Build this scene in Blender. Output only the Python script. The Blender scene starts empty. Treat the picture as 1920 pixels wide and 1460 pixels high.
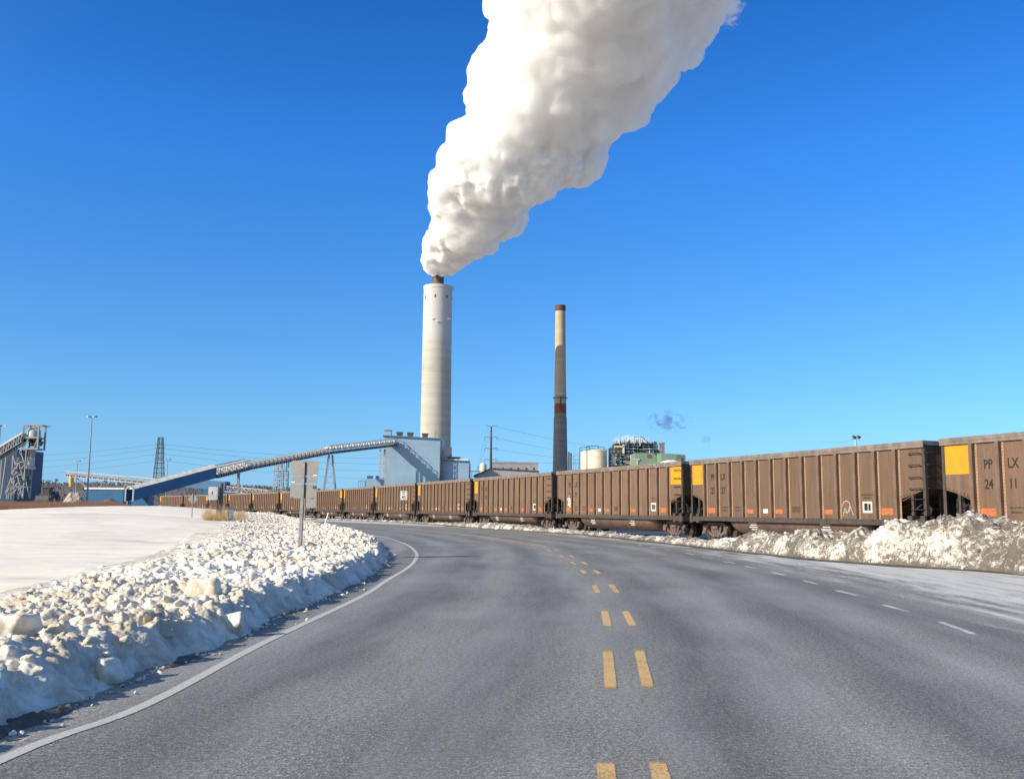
import bpy, bmesh, math, random
import numpy as np
from mathutils import Vector, Matrix
SC = bpy.context.scene
random.seed(7); RNG = np.random.default_rng(7)
R = math.radians
# ------------------------------------------------------------------ camera
F, EYE, HC, ROLL = 1830., 1.4, 954.3, .007
PITCH = math.atan((HC-730)/F)
cam_d = bpy.data.cameras.new('camera'); cam = bpy.data.objects.new('camera', cam_d); SC.collection.objects.link(cam)
_c, _s = math.cos(ROLL), math.sin(ROLL)
_U0 = Vector((0, -math.sin(PITCH), math.cos(PITCH))); _X = Vector((1, 0, 0)); _Fw = Vector((0, math.cos(PITCH), math.sin(PITCH)))
_right = _c*_X + _s*_U0; _up = -_s*_X + _c*_U0; _back = -_Fw
cam.matrix_world = Matrix(((_right.x, _up.x, _back.x, 0), (_right.y, _up.y, _back.y, 0), (_right.z, _up.z, _back.z, EYE), (0, 0, 0, 1)))
cam_d.sensor_width = 36; cam_d.lens = 36*F/1920; cam_d.clip_start = .1; cam_d.clip_end = 30000
SC.camera = cam
# ------------------------------------------------------------------ light
SUN_AZ, SUN_EL = R(-62), R(27.3)        # azimuth measured from straight behind the camera, negative to the left
sx, sy = math.sin(SUN_AZ)*math.cos(SUN_EL), -math.cos(SUN_AZ)*math.cos(SUN_EL)
sun_dir = Vector((sx, sy, math.sin(SUN_EL)))
w = bpy.data.worlds.new('World'); SC.world = w; w.use_nodes = True
nt = w.node_tree; nt.nodes.clear()
sky = nt.nodes.new('ShaderNodeTexSky'); sky.sky_type = 'NISHITA'; sky.sun_disc = False
sky.sun_elevation = SUN_EL; sky.sun_rotation = math.atan2(sx, sy)
sky.altitude = 800; sky.air_density = 1.0; sky.dust_density = .3; sky.ozone_density = 2.2
# the clear, deep blue winter sky: the sky model's radiance graded by elevation, paled overhead and around the sun to add fill light
def wn(ty, **k):
    n = nt.nodes.new(ty)
    for a, v in k.items(): setattr(n, a, v)
    return n
geo = wn('ShaderNodeNewGeometry'); sepw = wn('ShaderNodeSeparateXYZ'); tcw = wn('ShaderNodeTexCoord'); nt.links.new(tcw.outputs['Generated'], sepw.inputs[0])
rw = wn('ShaderNodeValToRGB'); nt.links.new(sepw.outputs[2], rw.inputs[0]); el = rw.color_ramp.elements
stops = [(.018, (.208, .393, .73)), (.0685, (.243, .426, .634)), (.0946, (.242, .451, .646)), (.192, (.212, .466, .714)), (.261, (.177, .473, .777)), (.345, (.138, .479, .885)), (.481, (.081, .398, .80)), (.95, (.62, .74, .86))]
while len(el) < len(stops): el.new(.5)
for k_, (p_, c_) in enumerate(stops): el[k_].position = p_; el[k_].color = (*c_, 1)
dt = wn('ShaderNodeVectorMath', operation='DOT_PRODUCT'); nt.links.new(tcw.outputs['Generated'], dt.inputs[0]); dt.inputs[1].default_value = tuple(sun_dir)
mr = wn('ShaderNodeMapRange', interpolation_type='SMOOTHSTEP'); nt.links.new(dt.outputs['Value'], mr.inputs[0]); mr.inputs[1].default_value = .12; mr.inputs[2].default_value = .85
pm = wn('ShaderNodeMix', data_type='RGBA'); nt.links.new(mr.outputs[0], pm.inputs[0]); nt.links.new(rw.outputs[0], pm.inputs[6]); pm.inputs[7].default_value = (1.0, .86, .66, 1)
hs = wn('ShaderNodeMix', data_type='RGBA', blend_type='MULTIPLY'); hs.inputs[0].default_value = 1; nt.links.new(sky.outputs[0], hs.inputs[6]); nt.links.new(pm.outputs[2], hs.inputs[7])
bg = nt.nodes.new('ShaderNodeBackground'); bg.inputs['Strength'].default_value = .13
wo = nt.nodes.new('ShaderNodeOutputWorld')
nt.links.new(hs.outputs[2], bg.inputs[0]); nt.links.new(bg.outputs[0], wo.inputs[0])
sd = bpy.data.lights.new('sun', 'SUN'); sd.energy = 3.6; sd.angle = R(.5); sd.color = (1, .90, .76)
so = bpy.data.objects.new('sun', sd); SC.collection.objects.link(so)
so.rotation_euler = (-sun_dir).to_track_quat('-Z', 'Y').to_euler()
so.location = (-200, -100, 200)
SC.view_settings.view_transform = 'Standard'; SC.view_settings.look = 'None'
SC.view_settings.exposure = 0.9; SC.view_settings.gamma = 1
SC.cycles.use_denoising = True
SC.cycles.max_bounces = 46; SC.cycles.diffuse_bounces = 4; SC.cycles.glossy_bounces = 3; SC.cycles.transparent_max_bounces = 12; SC.cycles.volume_bounces = 44
SC.cycles.caustics_reflective = False; SC.cycles.caustics_refractive = False

# ------------------------------------------------------------------ measuring helpers
def ray(px, py):
    u = (px-960)/F; v = (730-py)/F
    u2 = u*_c - v*_s; v2 = u*_s + v*_c
    y = math.cos(PITCH) - v2*math.sin(PITCH); z = math.sin(PITCH) + v2*math.cos(PITCH)
    return u2/y, z/y
def gnd(px, py, z=0.):
    a, b = ray(px, py); t = (z-EYE)/b; return (a*t, t)
def at(px, py, Y):
    a, b = ray(px, py); return Vector((a*Y, Y, EYE+b*Y))
def basis(px, py, Y):                 # the ground point under a pixel at a distance
    p = at(px, py, Y); return Vector((p.x, p.y, 0))
# ------------------------------------------------------------------ noise (numpy)
def _h(ix, iy, iz, seed):
    n = (ix*374761393 + iy*668265263 + iz*2147483647*3 + seed*974711) & 0xffffffff
    n = ((n ^ (n >> 13))*1274126177) & 0xffffffff
    n = ((n ^ (n >> 16))*2246822519) & 0xffffffff
    return ((n ^ (n >> 15)) & 0xffffff)/16777215.
def vn(x, y, z=None, seed=0):
    x = np.asarray(x, float); y = np.asarray(y, float); z = np.zeros_like(x) if z is None else z
    xi = np.floor(x).astype(np.int64); yi = np.floor(y).astype(np.int64); zi = np.floor(z).astype(np.int64)
    fx, fy, fz = x-xi, y-yi, z-zi
    fx = fx*fx*(3-2*fx); fy = fy*fy*(3-2*fy); fz = fz*fz*(3-2*fz)
    r = 0
    for dx in (0, 1):
        for dy in (0, 1):
            for dz in (0, 1):
                r = r + _h(xi+dx, yi+dy, zi+dz, seed)*(fx if dx else 1-fx)*(fy if dy else 1-fy)*(fz if dz else 1-fz)
    return r*2-1
def fbm(x, y, z=None, o=4, seed=0):
    r = 0; a = 1.; f = 1.
    for k in range(o):
        r = r + a*vn(x*f+k*17.3, y*f-k*9.1, None if z is None else z*f+k*5.7, seed+k); a *= .5; f *= 2.03
    return r/1.9
def worley(x, y, seed=0):              # distance to nearest and second feature, and its random value
    x = np.asarray(x, float); y = np.asarray(y, float)
    xi = np.floor(x).astype(np.int64); yi = np.floor(y).astype(np.int64)
    d1 = np.full(x.shape, 9.); d2 = np.full(x.shape, 9.); rv = np.zeros(x.shape)
    for dx in (-1, 0, 1):
        for dy in (-1, 0, 1):
            cx, cy = xi+dx, yi+dy
            px = cx+_h(cx, cy, cx*0, seed); py = cy+_h(cx, cy, cx*0+5, seed)
            d = np.hypot(x-px, y-py); rr = _h(cx, cy, cx*0+9, seed)
            m = d < d1
            d2 = np.where(m, d1, np.minimum(d2, d)); rv = np.where(m, rr, rv); d1 = np.where(m, d, d1)
    return d1, d2, rv
def sst(a, b, x):
    t = np.clip((x-a)/(b-a), 0, 1); return t*t*(3-2*t)
# ------------------------------------------------------------------ materials
MAT = {}
def N(t, typ, **kw):
    n = t.nodes.new(typ)
    for k, v in kw.items():
        if k in n.inputs: n.inputs[k].default_value = v
        else: setattr(n, k, v)
    return n
def mat(name, col, rough=.7, var=.25, scale=3., metal=0., bump=0., bscale=20., col2=None, stretch=(1, 1, 1), spec=.5, emit=None, contrast=.5, rand=0., detail=6.):
    if name in MAT: return MAT[name]
    m = bpy.data.materials.new(name); m.use_nodes = True; t = m.node_tree; L = t.links
    b = t.nodes['Principled BSDF']
    b.inputs['Roughness'].default_value = rough; b.inputs['Metallic'].default_value = metal
    b.inputs['Specular IOR Level'].default_value = spec
    c2 = col2 or tuple(c*(1-var) for c in col)
    c1 = col if col2 else tuple(min(1, c*(1+var*.6)) for c in col)
    tc = N(t, 'ShaderNodeTexCoord'); mp = N(t, 'ShaderNodeMapping'); mp.inputs['Scale'].default_value = stretch
    L.new(tc.outputs['Object'], mp.inputs[0])
    no = N(t, 'ShaderNodeTexNoise', Scale=scale, Detail=detail, Roughness=.62); L.new(mp.outputs[0], no.inputs['Vector'])
    cr = N(t, 'ShaderNodeValToRGB'); cr.color_ramp.elements[0].position = .5-.5*contrast*.6; cr.color_ramp.elements[1].position = .5+.5*contrast*.6
    cr.color_ramp.elements[0].color = (*c2, 1); cr.color_ramp.elements[1].color = (*c1, 1)
    L.new(no.outputs[0], cr.inputs[0])
    out = cr.outputs[0]
    if rand:
        oi = N(t, 'ShaderNodeObjectInfo'); ma = N(t, 'ShaderNodeMath', operation='MULTIPLY_ADD'); ma.inputs[1].default_value = rand; ma.inputs[2].default_value = 1-rand/2
        L.new(oi.outputs['Random'], ma.inputs[0]); hv = N(t, 'ShaderNodeHueSaturation'); L.new(ma.outputs[0], hv.inputs['Value']); L.new(out, hv.inputs['Color']); out = hv.outputs[0]
    L.new(out, b.inputs['Base Color'])
    if bump:
        n2 = N(t, 'ShaderNodeTexNoise', Scale=bscale, Detail=8., Roughness=.65); L.new(mp.outputs[0], n2.inputs['Vector'])
        bp = N(t, 'ShaderNodeBump', Strength=bump, Distance=.03); L.new(n2.outputs[0], bp.inputs['Height']); L.new(bp.outputs[0], b.inputs['Normal'])
    MAT[name] = m; return m
# ------------------------------------------------------------------ mesh builder
class MB:
    def __init__(s): s.v = []; s.f = []
    def add(s, vs, fs):
        o = len(s.v); s.v += [tuple(v) for v in vs]; s.f += [tuple(i+o for i in f) for f in fs]; return s
    def box(s, x0, x1, y0, y1, z0, z1):
        return s.add([(x0, y0, z0), (x1, y0, z0), (x1, y1, z0), (x0, y1, z0), (x0, y0, z1), (x1, y0, z1), (x1, y1, z1), (x0, y1, z1)],
                     [(0, 3, 2, 1), (4, 5, 6, 7), (0, 1, 5, 4), (1, 2, 6, 5), (2, 3, 7, 6), (3, 0, 4, 7)])
    def beam(s, p, q, w, h=None, up=(0, 0, 1)):
        p = Vector(p); q = Vector(q); h = h or w; d = (q-p)
        if d.length < 1e-6: return s
        d.normalize(); u = Vector(up)
        if abs(d.dot(u)) > .97: u = Vector((0, 1, 0))
        a = d.cross(u).normalized()*(w/2); b = a.cross(d).normalized()*(h/2)
        return s.add([p-a-b, p+a-b, p+a+b, p-a+b, q-a-b, q+a-b, q+a+b, q-a+b],
                     [(0, 3, 2, 1), (4, 5, 6, 7), (0, 1, 5, 4), (1, 2, 6, 5), (2, 3, 7, 6), (3, 0, 4, 7)])
    def tube(s, p, q, r0, r1=None, n=8, cap=True):
        p = Vector(p); q = Vector(q); r1 = r0 if r1 is None else r1; d = (q-p).normalized()
        u = Vector((0, 0, 1)) if abs(d.z) < .9 else Vector((0, 1, 0))
        a = d.cross(u).normalized(); b = a.cross(d)
        vs = [p+(a*math.cos(t)+b*math.sin(t))*r0 for t in [2*math.pi*i/n for i in range(n)]] + [q+(a*math.cos(t)+b*math.sin(t))*r1 for t in [2*math.pi*i/n for i in range(n)]]
        fs = [(i, (i+1) % n, n+(i+1) % n, n+i) for i in range(n)]
        if cap: fs += [tuple(range(n-1, -1, -1)), tuple(range(n, 2*n))]
        return s.add(vs, fs)
    def path(s, pts, r, n=6):
        for a, b in zip(pts[:-1], pts[1:]): s.tube(a, b, r, r, n)
        return s
    def lathe(s, prof, c=(0, 0, 0), n=32, cap=True):       # prof: (r, z)
        vs = []; c = Vector(c)
        for r, z in prof: vs += [(c.x+r*math.cos(2*math.pi*i/n), c.y+r*math.sin(2*math.pi*i/n), c.z+z) for i in range(n)]
        fs = []
        for k in range(len(prof)-1):
            for i in range(n): j = (i+1) % n; fs.append((k*n+i, k*n+j, (k+1)*n+j, (k+1)*n+i))
        if cap: fs += [tuple(range(n-1, -1, -1)), tuple((len(prof)-1)*n+i for i in range(n))]
        return s.add(vs, fs)
    def prism(s, poly, y0, y1):                            # polygon in (x, z), extruded along y
        n = len(poly); vs = [(x, y0, z) for x, z in poly] + [(x, y1, z) for x, z in poly]
        return s.add(vs, [tuple(range(n)), tuple(range(2*n-1, n-1, -1))] + [(i, n+i, n+(i+1) % n, (i+1) % n) for i in range(n)])
    def prismx(s, poly, x0, x1):                           # polygon in (y, z), extruded along x
        n = len(poly); vs = [(x0, y, z) for y, z in poly] + [(x1, y, z) for y, z in poly]
        return s.add(vs, [tuple(range(n-1, -1, -1)), tuple(range(n, 2*n))] + [(i, (i+1) % n, n+(i+1) % n, n+i) for i in range(n)])
    def data(s, name, m, smooth=False, bevel=0):
        me = bpy.data.meshes.new(name); me.from_pydata(s.v, [], s.f); me.materials.append(m)
        if smooth:
            me.polygons.foreach_set('use_smooth', [True]*len(me.polygons))
            try: me.set_sharp_from_angle(angle=R(40))
            except Exception: pass
        me.update(); return me
    def build(s, name, m, parent=None, smooth=False, local=True):
        me = s.data(name, m, smooth); o = bpy.data.objects.new(name, me); SC.collection.objects.link(o)
        if parent is not None:
            o.parent = parent
        return o
def npmesh(name, v, f, m, smooth=True):
    me = bpy.data.meshes.new(name); v = np.asarray(v, np.float32); f = np.asarray(f, np.int32); k = f.shape[1]
    me.vertices.add(len(v)); me.vertices.foreach_set('co', v.ravel())
    me.loops.add(f.size); me.loops.foreach_set('vertex_index', f.ravel())
    me.polygons.add(len(f)); me.polygons.foreach_set('loop_start', np.arange(0, f.size, k, dtype=np.int32)); me.polygons.foreach_set('loop_total', np.full(len(f), k, np.int32))
    me.update(calc_edges=True); me.polygons.foreach_set('use_smooth', np.full(len(f), smooth)); me.materials.append(m); me.validate(); return me
def gridfaces(nr, nc):
    i = np.arange(nr-1)[:, None]*nc + np.arange(nc-1)[None, :]
    return np.stack([i, i+1, i+nc+1, i+nc], -1).reshape(-1, 4)
def link(name, me, parent=None):
    o = bpy.data.objects.new(name, me); SC.collection.objects.link(o)
    if parent is not None: o.parent = parent
    return o
def empty(name, loc=(0, 0, 0), rz=0):
    o = bpy.data.objects.new(name, None); SC.collection.objects.link(o); o.location = loc; o.rotation_euler = (0, 0, rz); o.empty_display_size = .2; return o
def tag(o, label=None, cat=None, group=None, kind=None):
    if label: o['label'] = label
    if cat: o['category'] = cat
    if group: o['group'] = group
    if kind: o['kind'] = kind
    return o
KIDS = {}
def copy_tree(o, parent=None):
    c = o.copy(); SC.collection.objects.link(c)
    if parent is not None: c.parent = parent
    for ch in list(o.children): copy_tree(ch, c)
    return c
def text_mesh(body, size, m, xs=1., name='lettering'):
    cu = bpy.data.curves.new(name, 'FONT'); cu.body = body; cu.size = size; cu.align_x = 'CENTER'; cu.align_y = 'CENTER'; cu.extrude = .002; cu.offset = size*.02
    cu.resolution_u = 2
    o = bpy.data.objects.new(name, cu); SC.collection.objects.link(o); dg = bpy.context.evaluated_depsgraph_get()
    me = bpy.data.meshes.new_from_object(o.evaluated_get(dg)); bpy.data.objects.remove(o)
    M = Matrix(((xs, 0, 0, 0), (0, 0, -1, 0), (0, 1, 0, 0), (0, 0, 0, 1)))  # text plane -> facing -y
    me.transform(M); me.materials.clear(); me.materials.append(m); me.name = name; return me
# ------------------------------------------------------------------ ground, road
def spline(P, n=12):
    P = [np.array(p, float) for p in P]; P = [2*P[0]-P[1]]+P+[2*P[-1]-P[-2]]; out = []
    for i in range(1, len(P)-2):
        for t in np.linspace(0, 1, n, endpoint=False):
            a, b, c, d = P[i-1:i+3]
            out.append(.5*((2*b)+(-a+c)*t+(2*a-5*b+4*c-d)*t*t+(-a+3*b-3*c+d)*t**3))
    out.append(P[-2]); return np.array(out)
def G(*pts): return [gnd(*p) for p in pts]
# plain snow-covered land to the horizon
yy = np.concatenate([np.linspace(-60, 300, 60), np.geomspace(320, 9000, 40)]); xx = np.concatenate([-np.geomspace(9000, 60, 30), np.linspace(-55, 55, 30), np.geomspace(60, 9000, 30)])
XX, YY = np.meshgrid(xx, yy); ZZ = -.12 + 0*XX + fbm(XX/40, YY/40)*.05
m_land = mat('land', (.50, .47, .43), .9, scale=.05, col2=(.22, .17, .13), contrast=.5, bump=.3, bscale=2)
tag(link('ground', npmesh('ground', np.stack([XX.ravel(), YY.ravel(), ZZ.ravel()], 1), gridfaces(len(yy), len(xx)), m_land)), kind='structure')
# asphalt
CL = spline([(.2, -12), (.35, -3)]+G((1187, 1445), (1178, 1257), (1158, 1160), (1134, 1105), (1107, 1071), (1082, 1055), (1060, 1042), (1040, 1031), (1012, 1023), (969, 1015.6), (912, 1007), (866, 1000.6), (819, 996), (756, 991))+[(-13.5, 80.5), (-20.5, 93), (-28.5, 106), (-38, 120), (-50, 136), (-64, 152)], 10)
LB = [(-3.1, -12), (-3.2, 2), (-3.15, 6.2), (-3.05, 8.7), (-3.0, 12.3), (-2.93, 17.2), (-3.05, 22), (-3.42, 26.9), (-4.4, 33.6), (-6.2, 43), (-9.4, 54.4), (-16.8, 77.8), (-32.6, 123.3), (-50, 150), (-80, 185)]
RB = [(13.5, -12), (13.2, 5), (12.8, 14), (11.7, 22.4), (10.3, 25.8), (8.7, 29.75), (7.06, 39.3), (4.2, 54.7), (-1.6, 70), (-8, 90), (-14.9, 106.2), (-32.6, 129), (-52, 153), (-84, 190)]
LBc = spline(LB, 12); RBc = spline(RB, 12)
def lbx(y): return np.interp(y, LBc[:, 1], LBc[:, 0])
def rbx(y): return np.interp(y, RBc[:, 1], RBc[:, 0])
def clx(y): return np.interp(y, CL[:, 1], CL[:, 0])
ry = np.concatenate([np.linspace(-12, 60, 160), np.linspace(60.5, 165, 120)])
rows = []; uvs = []
slope = np.gradient(clx(ry), ry); cosr = 1/np.sqrt(1+slope**2)
arc = np.concatenate([[0], np.cumsum(np.hypot(np.diff(ry), np.diff(clx(ry))))])
nc = 26
for i, y in enumerate(ry):
    x0, x1 = lbx(y)-1.6, rbx(y)+1.8
    for t in np.linspace(0, 1, nc):
        x = x0+(x1-x0)*t; rows.append((x, y, 0.)); uvs.append(((x-clx(y))*cosr[i], arc[i]))
m = bpy.data.materials.new('asphalt'); m.use_nodes = True; t = m.node_tree; L = t.links; b = t.nodes['Principled BSDF']
MAT['asphalt'] = m
uvn = N(t, 'ShaderNodeUVMap'); uvn.uv_map = 'uv'; tc = N(t, 'ShaderNodeTexCoord'); sep = N(t, 'ShaderNodeSeparateXYZ'); L.new(uvn.outputs[0], sep.inputs[0])
def ramp(inp, pts, ty='LINEAR'):
    c = N(t, 'ShaderNodeValToRGB'); c.color_ramp.interpolation = ty; e = c.color_ramp.elements
    while len(e) < len(pts): e.new(.5)
    for k, (p, col) in enumerate(pts): e[k].position = p; e[k].color = (*(col if isinstance(col, tuple) else (col,)*3), 1)
    L.new(inp, c.inputs[0]); return c.outputs[0]
def noise(vec, s, d=5., r=.6, dist=0.):
    n = N(t, 'ShaderNodeTexNoise', Scale=s, Detail=d, Roughness=r, Distortion=dist); L.new(vec, n.inputs['Vector']); return n.outputs[0]
def mth(op, a, b_=None, c_=None, clamp=False):
    n = N(t, 'ShaderNodeMath', operation=op); n.use_clamp = clamp
    for k, q in enumerate((a, b_, c_)):
        if q is None: continue
        if isinstance(q, (int, float)): n.inputs[k].default_value = q
        else: L.new(q, n.inputs[k])
    return n.outputs[0]
def mixc(f, a, b_, mode='MIX'):
    n = N(t, 'ShaderNodeMix', data_type='RGBA', blend_type=mode)
    for sock, q in ((n.inputs[0], f), (n.inputs[6], a), (n.inputs[7], b_)):
        if isinstance(q, (int, float)): sock.default_value = q
        elif isinstance(q, tuple): sock.default_value = (*q, 1)
        else: L.new(q, sock)
    return n.outputs[2]
def mapn(vec, sc, loc=(0, 0, 0)):
    n = N(t, 'ShaderNodeMapping'); n.inputs['Scale'].default_value = sc; n.inputs['Location'].default_value = loc; L.new(vec, n.inputs[0]); return n.outputs[0]
obj = tc.outputs['Object']
grain = noise(obj, 75, 3, .7); big = noise(obj, .35, 4, .55); mid = noise(mapn(uvn.outputs[0], (2.2, .25, 1)), 1., 5, .6)
base = ramp(grain, [(.34, (.046, .045, .041)), (.46, (.135, .133, .121)), (.56, (.225, .219, .196)), (.68, (.50, .48, .42))])
sp2 = noise(obj, 24, 4, .75); base = mixc(1., base, ramp(sp2, [(.36, .55), (.5, 1.), (.64, 1.6)]), 'MULTIPLY')
base = mixc(1., base, ramp(big, [(.3, .80), (.7, 1.12)]), 'MULTIPLY')
base = mixc(1., base, ramp(mid, [(.28, .84), (.72, 1.12)]), 'MULTIPLY')
# wheel tracks: polished, darker bands either side of the lane centres
u = sep.outputs[0]
wav = mth('COSINE', mth('MULTIPLY', mth('ADD', u, mth('MULTIPLY', big, .5)), 2*math.pi/1.75))
base = mixc(1., base, ramp(mth('MULTIPLY_ADD', wav, .5, .5), [(.0, .78), (1., 1.17)]), 'MULTIPLY')
# dried salt and thin packed snow on the right hand apron
st1 = noise(mapn(uvn.outputs[0], (1.4, .16, 1)), 1.6, 8, .68, .4); st2 = noise(obj, 9, 6, .7)
sm = mth('ADD', mth('MULTIPLY', st1, 1.0), mth('MULTIPLY', st2, .45))
edge = mth('SUBTRACT', mth('MULTIPLY', u, .13), .60)          # grows beyond the broken white line
edge = mth('MINIMUM', edge, .30)
sal = mth('ADD', mth('SUBTRACT', sm, .72), edge)
salm = ramp(sal, [(.06, 0.), (.30, 1.)])
base = mixc(mth('MULTIPLY', salm, .85), base, (.60, .60, .57))
# a light bloom of salt in the middle of the carriageway
bl = ramp(noise(mapn(uvn.outputs[0], (.9, .12, 1)), 1.3, 6, .6), [(.42, 0.), (.72, .32)])
base = mixc(bl, base, (.40, .40, .395))
# tar-sealed cracks
ck = noise(mapn(obj, (.05, .55, 1)), 1.0, 3, .5, .0); ckm = ramp(mth('ABSOLUTE', mth('SUBTRACT', ck, .5)), [(0., .75), (.0045, 0.)])
base = mixc(mth('MULTIPLY', ckm, .12), base, (.03, .03, .035))
L.new(base, b.inputs['Base Color']); b.inputs['Roughness'].default_value = .68; b.inputs['Specular IOR Level'].default_value = .42
bp = N(t, 'ShaderNodeBump', Strength=.55, Distance=.006); L.new(grain, bp.inputs['Height']); L.new(bp.outputs[0], b.inputs['Normal'])
me = npmesh('road', rows, gridfaces(len(ry), nc), m)
uvl = me.uv_layers.new(name='uv'); li = np.zeros(len(me.loops), np.int32); me.loops.foreach_get('vertex_index', li); uvl.data.foreach_set('uv', np.array(uvs, np.float32)[li].ravel())
tag(link('road', me), kind='structure')
# paint
def paint(name, col, worn):
    global t, L
    m = bpy.data.materials.new(name); m.use_nodes = True; t = m.node_tree; L = t.links; b = t.nodes['Principled BSDF']
    tc = N(t, 'ShaderNodeTexCoord'); o = tc.outputs['Object']
    uvn = N(t, 'ShaderNodeUVMap'); uvn.uv_map = 'uv'; sep = N(t, 'ShaderNodeSeparateXYZ'); L.new(uvn.outputs[0], sep.inputs[0])
    g = noise(o, 75, 3, .7); c = mixc(1., col, ramp(g, [(.3, .72), (.65, 1.1)]), 'MULTIPLY')
    ed = mth('ABSOLUTE', mth('SUBTRACT', sep.outputs[0], .5)); ed = mth('MULTIPLY', mth('SUBTRACT', ed, .33), 3.4)   # thin towards the edges
    en = mth('ABSOLUTE', mth('SUBTRACT', sep.outputs[1], .5)); en = mth('MULTIPLY', mth('MAXIMUM', mth('SUBTRACT', en, .36), 0.), 2.2)
    k = mth('ADD', mth('ADD', mth('MAXIMUM', ed, 0.), en), mth('MULTIPLY', noise(o, 60, 4, .8), 1.)); k = mth('ADD', k, mth('MULTIPLY', noise(o, 1.1, 3), worn))
    ms = N(t, 'ShaderNodeMixShader'); tr_ = N(t, 'ShaderNodeBsdfTransparent'); L.new(ramp(k, [(.80, 0.), (.92, 1.)]), ms.inputs[0]); L.new(b.outputs[0], ms.inputs[1]); L.new(tr_.outputs[0], ms.inputs[2]); L.new(ms.outputs[0], t.nodes['Material Output'].inputs[0])
    L.new(c, b.inputs['Base Color']); b.inputs['Roughness'].default_value = .7
    bp = N(t, 'ShaderNodeBump', Strength=.4, Distance=.005); L.new(g, bp.inputs['Height']); L.new(bp.outputs[0], b.inputs['Normal'])
    return m
m_yel = paint('yellow_paint', (.60, .385, .16), .48); m_wbr = paint('faded_white_paint', (.56, .55, .53), .54); m_whi = paint('white_paint', (.50, .485, .445), .34)
def ribbons(name, lines, width, m, z=.004):
    V, Fc, U = [], [], []
    for pts in lines:
        pts = np.array(pts, float); d = np.gradient(pts, axis=0); n = np.stack([d[:, 1], -d[:, 0]], 1); n /= np.linalg.norm(n, axis=1)[:, None]
        o = len(V); k = len(pts)
        for i in range(k):
            for s_, uu in ((-.5, 0.), (.5, 1.)):
                q = pts[i]+n[i]*width*s_; V.append((q[0], q[1], z)); U.append((uu, i/(k-1) if k < 12 else .5))
        for i in range(k-1): Fc.append((o+2*i, o+2*i+1, o+2*i+3, o+2*i+2))
    me = npmesh(name, V, Fc, m); uvl = me.uv_layers.new(name='uv'); li = np.zeros(len(me.loops), np.int32); me.loops.foreach_get('vertex_index', li)
    uvl.data.foreach_set('uv', np.array(U, np.float32)[li].ravel()); tag(link(name, me), kind='structure')
def lin(a, b, n=6): a = np.array(a); b = np.array(b); return [a+(b-a)*i/(n-1) for i in range(n)]
dl = [((1135, 1426), (1142, 1500), (1230, 1424), (1252, 1500)), ((1139, 1215), (1146, 1299), (1197, 1213), (1217, 1299)), ((1133, 1143), (1140, 1177), (1171, 1143), (1188, 1176)), ((1113, 1095), (1122, 1113), (1144, 1094), (1158, 1112)),
      ((1089, 1067.5), (1098, 1076), (1113, 1067.5), (1125, 1076)), ((1070, 1052.5), (1080, 1059), (1090, 1052), (1101, 1058.5)), ((1047, 1040), (1057, 1045.5), (1066, 1040), (1077, 1045)), ((1024, 1029.5), (1033, 1033.5), (1038, 1029), (1050, 1033))]
yl = []
for a, b_, c, d in dl: yl += [lin(gnd(*a), gnd(*b_)), lin(gnd(*c), gnd(*d))]
ribbons('yellow_road_marking', yl, .135, m_yel)
c0 = CL[CL[:, 1] > 37.6]
def offs(P, o): d = np.gradient(P, axis=0); n = np.stack([d[:, 1], -d[:, 0]], 1); n /= np.linalg.norm(n, axis=1)[:, None]; return P+n*o
ribbons('yellow_double_marking', [offs(c0, .16), offs(c0, -.16)], .14, m_yel)
wl = spline([(-2.9, -8), (-2.85, 2)]+G((0, 1425), (275, 1320), (500, 1202), (678, 1118), (725, 1088), (762, 1066), (778, 1050.6), (781, 1038), (772, 1027), (756, 1018), (725, 1008), (694, 1002))+[(-9.4, 57.2), (-12.5, 65.5), (-18, 78)], 8)
ribbons('white_edge_marking', [wl], .13, m_whi)
wd = [((1834, 1191.6), (1758, 1164)), ((1708, 1148), (1654, 1133)), ((1613, 1118), (1565, 1106)), ((1537, 1096), (1503, 1087)), ((1475, 1079), (1445, 1072)), ((1424, 1066.6), (1393, 1060)), ((1381, 1056), (1354, 1051.7)), ((1341, 1047), (1314, 1043)), ((1304, 1040), (1282, 1036)), ((1262, 1032), (1247, 1029.7)), ((1232, 1027), (1219, 1025)), ((1206, 1022.5), (1195, 1021))]
ribbons('white_broken_marking', [lin(gnd(*a), gnd(*b_)) for a, b_ in wd], .12, m_wbr)

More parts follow.
